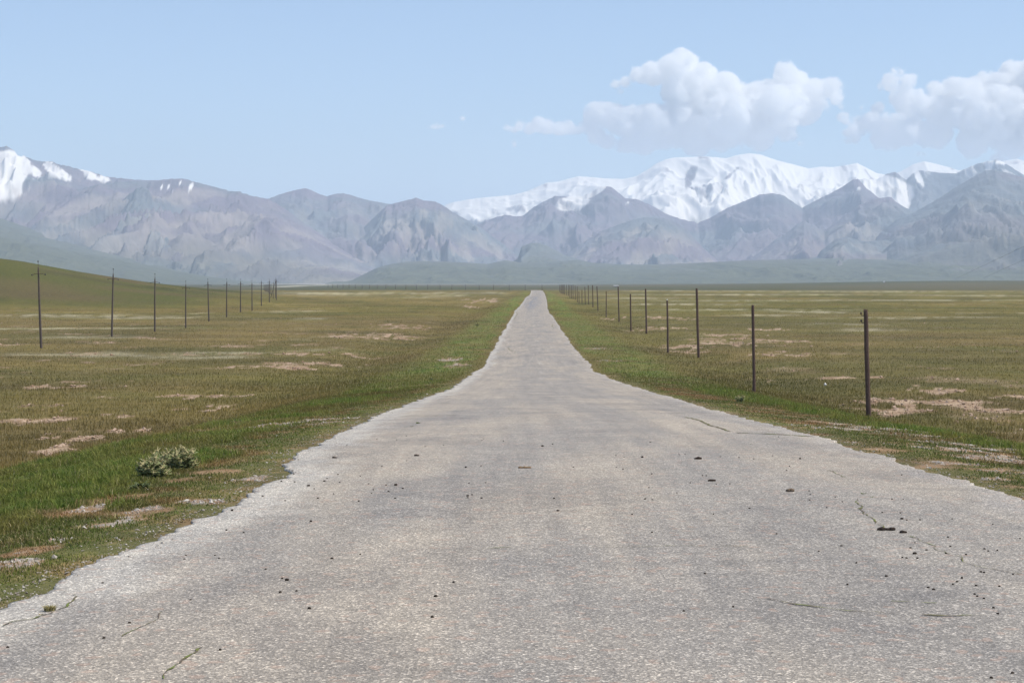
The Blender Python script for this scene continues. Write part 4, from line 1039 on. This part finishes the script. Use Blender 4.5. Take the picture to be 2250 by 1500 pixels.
# grass and dirt filling the cracks of the road
def crack(name, pts, w, col, grassy=0.0, seed=1):
    P_ = []
    for (x, y) in pts:
        d = float(_yd(y)) if y > 820 else hit(x, y)[1]
        P_.append(((x - CX) / FPX * d, d))
    P_ = np.array(P_); seg = np.r_[0, np.cumsum(np.hypot(*np.diff(P_, axis=0).T))]
    n = max(int(seg[-1] / 0.025), 8); t = np.linspace(0, seg[-1], n)
    x = np.interp(t, seg, P_[:, 0]); y = np.interp(t, seg, P_[:, 1])
    x = x + fbm(t * 3, t * 0 + seed, seed, 4) * 0.05; y = y + fbm(t * 3, t * 0 + seed, seed + 5, 4) * 0.06
    tx = np.gradient(x); ty = np.gradient(y); l = np.hypot(tx, ty) + 1e-9; nx, ny = -ty / l, tx / l
    ww = w * np.clip(0.5 + 0.9 * fbm(t * 5, t * 0, seed + 9, 3), 0.0, 1.0) * 0.8
    zf = lambda X, Y: EYE - ROAD_H(Y) + fbm(X / 1.9, Y / 3.0, 61, 3) * 0.012 + 0.035 * (1 - (2 * np.clip((X - ROAD_L(Y)) / (ROAD_R(Y) - ROAD_L(Y)), 0, 1) - 1) ** 2) + 0.005
    A = np.stack([x + nx * ww, y + ny * ww], 1); B = np.stack([x - nx * ww, y - ny * ww], 1)
    V = np.concatenate([np.column_stack([A, zf(A[:, 0], A[:, 1])]), np.column_stack([B, zf(B[:, 0], B[:, 1])])])
    i = np.arange(n - 1); F = np.stack([i, i + n, i + n + 1, i + 1], 1)
    return V, F
CR = [([(0, 1380), (30, 1371), (75, 1360), (110, 1345), (140, 1332), (166, 1308)], .012), ([(265, 1410), (300, 1392), (330, 1372), (350, 1352)], .007),
      ([(355, 1498), (372, 1478), (395, 1462), (420, 1446), (455, 1426)], .012), ([(1072, 1214), (1095, 1214), (1125, 1212)], .010), ([(880, 916), (930, 915.5), (1000, 916)], .10),
      ([(1620, 954), (1680, 955), (1740, 957), (1790, 960)], .11), ([(1507, 918), (1540, 927), (1560, 936), (1590, 944), (1600, 950)], 0.05), ([(1885, 1105), (1895, 1130), (1925, 1155), (1950, 1170)], .012),
      ([(2000, 1185), (2080, 1220), (2150, 1255), (2250, 1272)], .007), ([(1690, 1325), (1760, 1338), (1850, 1350), (1960, 1358)], .014), ([(2030, 1362), (2100, 1366), (2160, 1364)], .018), ([(1960, 1328), (2020, 1331), (2060, 1332)], .018),
      ([(1300, 1212), (1400, 1209), (1500, 1207), (1650, 1209)], .007), ([(1822, 1040), (1840, 1047), (1860, 1056)], .010), ([(1090, 776), (1120, 779), (1135, 778)], .07), ([(1116, 764), (1120, 770), (1133, 775)], .06),
      ([(1215, 712), (1213, 718), (1218, 722)], .10), ([(1133, 684), (1137, 690), (1133, 696), (1128, 703)], .12), ([(1085, 717), (1105, 716)], .10), ([(1680, 1200), (1700, 1202), (1720, 1201)], .010)]
VV = []; FF = []; off = 0
for i, (p_, w_) in enumerate(CR):
    V, F = crack("", p_, w_, None, seed=300 + i); VV.append(V); FF.append(F + off); off += len(V)
crm, nt, out = new_mat("crack_dirt_and_moss"); b = bsdf(nt, out, 0.95, 0.05)
geo = N(nt, "ShaderNodeNewGeometry"); nn = N(nt, "ShaderNodeTexNoise", Scale=7.0, Detail=4.0); nt.links.new(geo.outputs['Position'], nn.inputs['Vector'])
nt.links.new(ramp(nt, nn.outputs[0], [(0.42, (0.13, 0.105, 0.085)), (0.50, (0.14, 0.13, 0.06)), (0.60, (0.14, 0.17, 0.05))]), b.inputs['Base Color'])
link("road_cracks", mesh_from("road_cracks", np.concatenate(VV), np.concatenate(FF)), crm, kind='structure')

# ------------------------------------------------------------------ droppings and clods on the road
dung = simple_mat("dry_dung", (0.040, 0.030, 0.024), 0.9, 0.1, 0.4, 40.0, 0.4)
claym = simple_mat("pale_clod", (0.16, 0.12, 0.085), 0.9, 0.1, 0.35, 30.0, 0.4)
strawm = simple_mat("straw_heap", (0.22, 0.15, 0.085), 0.9, 0.1, 0.4, 30.0, 0.4)
DM = []
for k in range(5):
    me_ = MB().add(blobm(1.0, 40 + k, (1, 1, 0.72), 2, 0.16)).mesh("dung_pellet", True); me_.materials.append(dung); DM.append(me_)
def road_point(x, y):
    d = float(_yd(y)); X = (x - CX) / FPX * d
    L_, R_ = float(ROAD_L(d)), float(ROAD_R(d))
    return X, d, EYE - float(ROAD_H(d)) + 0.035 * (1 - (2 * min(max((X - L_) / (R_ - L_), 0), 1) - 1) ** 2) + float(fbm(X / 1.9, d / 3.0, 61, 3)) * 0.012
def c5(x, y): return (600 + x / 2.727, 950 + y / 2.727)
def c6(x, y): return (1300 + x / 2.368, 950 + y / 2.368)
def c1(x, y): return (x / 2.679, 880 + y / 2.679)
PEL = [(c5(*p), s_) for p, s_ in [((375, 66), 2), ((1615, 100), 5), ((1676, 88), 3), ((1262, 55), 2), ((1252, 62), 2), ((797, 28), 2), ((738, 52), 2), ((910, 98), 2), ((797, 190), 2), ((650, 225), 3), ((120, 256), 3), ((45, 303), 4), ((126, 308), 3),
    ((208, 336), 6), ((243, 354), 3), ((304, 306), 4), ((320, 288), 2.5), ((386, 265), 3), ((396, 315), 3), ((265, 414), 4), ((359, 389), 3), ((510, 438), 4), ((520, 276), 2.5), ((570, 327), 3), ((599, 368), 3), ((587, 389), 3), ((675, 339), 3),
    ((733, 342), 6), ((690, 381), 4), ((775, 364), 4), ((729, 422), 4), ((1153, 236), 5), ((1246, 227), 3), ((1173, 335), 2.5), ((1272, 330), 2.5), ((1165, 410), 5), ((1191, 403), 3.5), ((1165, 422), 3.5), ((1248, 426), 4), ((1685, 430), 4), ((1707, 511), 5),
    ((1800, 234), 2.5), ((222, 560), 5), ((348, 778), 5.5), ((519, 750), 4), ((48, 903), 5), ((76, 914), 7), ((36, 979), 6), ((133, 973), 3.5), ((211, 1067), 7), ((972, 1001), 7), ((951, 1136), 7), ((1080, 925), 5), ((67, 425), 2.5), ((440, 83), 2), ((620, 44), 2), ((1020, 90), 2), ((1380, 67), 2)]]
PEL += [(c6(*p), s_) for p, s_ in [((306, 64), 2.5), ((128, 139), 2.5), ((170, 148), 2), ((265, 149), 5), ((457, 135), 2.5), ((488, 133), 2.5), ((672, 147), 2.5), ((770, 150), 2.5), ((847, 157), 2), ((945, 140), 2), ((1088, 153), 4), ((975, 30), 2.5), ((1018, 217), 3), ((1033, 193), 2),
    ((165, 210), 2.5), ((130, 200), 2), ((315, 236), 3), ((580, 245), 3), ((600, 245), 2.5), ((516, 287), 2), ((652, 293), 3), ((723, 293), 3), ((300, 312), 3), ((446, 341), 2), ((281, 375), 4), ((318, 379), 3), ((1136, 329), 2.5), ((1143, 346), 3), ((1273, 355), 3), ((1139, 373), 3), ((1311, 381), 3),
    ((1619, 231), 3), ((1569, 364), 3.5), ((1628, 364), 2.5), ((1229, 416), 2.5), ((826, 426), 4), ((638, 460), 3), ((213, 464), 3.5), ((967, 552), 3.5), ((317, 550), 4), ((1520, 438), 3), ((1614, 440), 3.5), ((1622, 473), 6), ((1648, 479), 3), ((1716, 477), 4), ((1885, 472), 2.5), ((1306, 603), 4),
    ((1863, 561), 4.5), ((2097, 500), 3), ((2240, 566), 4), ((1691, 587), 3.5), ((2054, 620), 4.5), ((2073, 632), 3), ((2122, 627), 3), ((1876, 607), 2.5), ((1751, 630), 3), ((1668, 617), 3), ((1690, 654), 7), ((1854, 650), 5), ((1959, 656), 4), ((1648, 680), 3), ((1704, 681), 3.5), ((1625, 676), 3.5),
    ((1385, 710), 4), ((2037, 753), 5), ((2054, 756), 4), ((2205, 763), 3.5), ((1542, 780), 5), ((1938, 787), 5.5), ((1912, 805), 4), ((1891, 817), 3), ((1762, 834), 4), ((1789, 843), 5.5), ((2013, 822), 5), ((2134, 824), 4.5), ((2005, 862), 4), ((2019, 871), 3.5), ((2053, 881), 5), ((1339, 822), 3),
    ((2104, 932), 4), ((2128, 971), 5), ((484, 961), 3), ((594, 767), 3.5), ((742, 931), 5), ((1189, 639), 2.5), ((2206, 1280), 4), ((2096, 1300), 4)]]
PEL += [(c1(*p), s_) for p, s_ in [((1086, 918), 4), ((1076, 947), 3), ((1258, 920), 4), ((1283, 941), 3.5), ((1557, 1017), 4), ((1327, 773), 4.5), ((1360, 662), 5), ((593, 1088), 4), ((1112, 1183), 3.5), ((750, 1333), 3.5), ((597, 1430), 6), ((1285, 1497), 6), ((28, 1481), 4.5), ((1826, 738), 4.5),
    ((1541, 573), 3.5), ((1729, 490), 3), ((1428, 787), 3)]]
for i, ((x_, y_), s_) in enumerate(PEL):
    X, Y, z = road_point(x_, y_); r_ = max(s_ * 0.55 / FPX * Y, 0.007) * 1.08
    o = bpy.data.objects.new("dung_pellet", DM[i % 5]); COL.objects.link(o)
    o.scale = (r_ * random.uniform(.9, 1.3), r_ * random.uniform(.8, 1.2), r_ * random.uniform(.8, 1.05)); o.rotation_euler = (0, 0, random.uniform(0, 6.28)); o.location = (X, Y, z + r_ * 0.45)
    tag(o, "small dark dung pellet lying loose on the grey road", "dung pellet", "dung pellets scattered over the road")
def clod(name, label, cat, x, y, wpx, hpx, mat, seed, lumps=4):
    X, Y, z = road_point(x, y); W = wpx / FPX * Y; H = hpx / FPX * Y
    q = random.Random(seed); mb = MB()
    for k in range(lumps):
        r_ = H * q.uniform(.5, .9); V, F = blobm(r_, seed + k, (1.25, 1.1, .75), 2, .2)
        cx_ = (k / max(lumps - 1, 1) - .5) * (W - r_) if lumps > 1 else 0
        mb.add(([(v[0] + cx_, v[1] + q.uniform(-1, 1) * W * .15, v[2] + r_ * .5) for v in V] if False else [(v[0] + cx_, v[1], v[2] + r_ * .5) for v in V], F))
    o = link(name, mb.mesh(name, True), mat); o.location = (X, Y, z)
    return tag(o, label, cat)
clod("straw_wisp", "flat tan wisp of straw lying in the middle of the road", "straw", 1153, 1038, 24, 4, strawm, 70, 9)
clod("earth_clod", "brown rounded clod with a pale top on the right half of the road", "clod", 1738, 1090, 11, 8, claym, 71, 2)
clod("dung_heap", "low dark dung heap beyond the pellets at the right of centre", "dung", 1535, 1017, 13, 5, dung, 72, 4)
clod("dung_heap", "low dark dung heap just left of the brown rounded clod", "dung", 1565, 1067, 13, 5, dung, 73, 4)
clod("dung_heap", "small dark dung heap nearer the left road edge", "dung", 735, 1009, 8, 3.5, dung, 74, 3)
clod("dung_heap", "small hollow-looking dung heap on the left half of the road", "dung", 915, 1009, 8, 4, dung, 75, 3)
clod("dung_heap", "long dark dung heap lying on the crack at the right of the road", "dung", 1950, 1174, 33, 7, dung, 76, 8)
clod("dung_heap", "short dark dung heap just right of the long one on the crack", "dung", 1989, 1179, 11, 6, dung, 77, 3)

# ------------------------------------------------------------------ tiny things far away
hutw = simple_mat("pale_sheet_roof", (0.55, 0.55, 0.55), 0.6, 0.3, 0.05, 1.0); hutd = simple_mat("dark_hut_wall", (0.07, 0.06, 0.055), 0.9, 0.1, 0.1, 1.0)
def hut(label, x, y, wpx, hpx, roofm, wallm, d):
    X = (x - CX) / FPX * d; W = wpx / FPX * d; H = hpx / FPX * d; z = float(ground_z(X, d)) - 0.3
    r = thing("hut", label, "hut", (X, d, z))
    w, l, h = W / 2, W * .3, H
    link("wall", MB().add(([(-w, -l, 0), (w, -l, 0), (w, l, 0), (-w, l, 0), (-w, -l, h), (w, -l, h), (w, l, h), (-w, l, h)], [(0, 1, 5, 4), (1, 2, 6, 5), (2, 3, 7, 6), (3, 0, 4, 7), (0, 3, 2, 1)])).mesh("wall"), wallm, r)
    link("roof", MB().add(([(-w * 1.05, -l * 1.1, h + .02), (w * 1.05, -l * 1.1, h + .02), (w * 1.05, l * 1.1, h + .02), (-w * 1.05, l * 1.1, h + .02), (-w, 0, h * 1.5), (w, 0, h * 1.5)], [(0, 1, 5, 4), (3, 4, 5, 2), (0, 4, 3), (1, 2, 5), (0, 3, 2, 1)])).mesh("roof"), roofm, r)
hut("low dark hut with a pale roof far off behind the right-hand posts", 1353, 624, 11, 2.2, hutw, hutd, 2600)
hut("tiny white hut far away on the right side of the plain", 1942, 621, 3.2, 2.2, hutw, hutw, 2900)
X, Y, z = hit(1814, 850)
o = link("white_stone", MB().add(blobm(0.045, 90, (1.2, 1, 0.9), 2, .2)).mesh("white_stone", True), white_cer); o.location = (X, Y, z + 0.12)
o.scale = (1.3, 1.3, 1.9); tag(o, "single white stone in the grass between the two nearest posts", "stone")
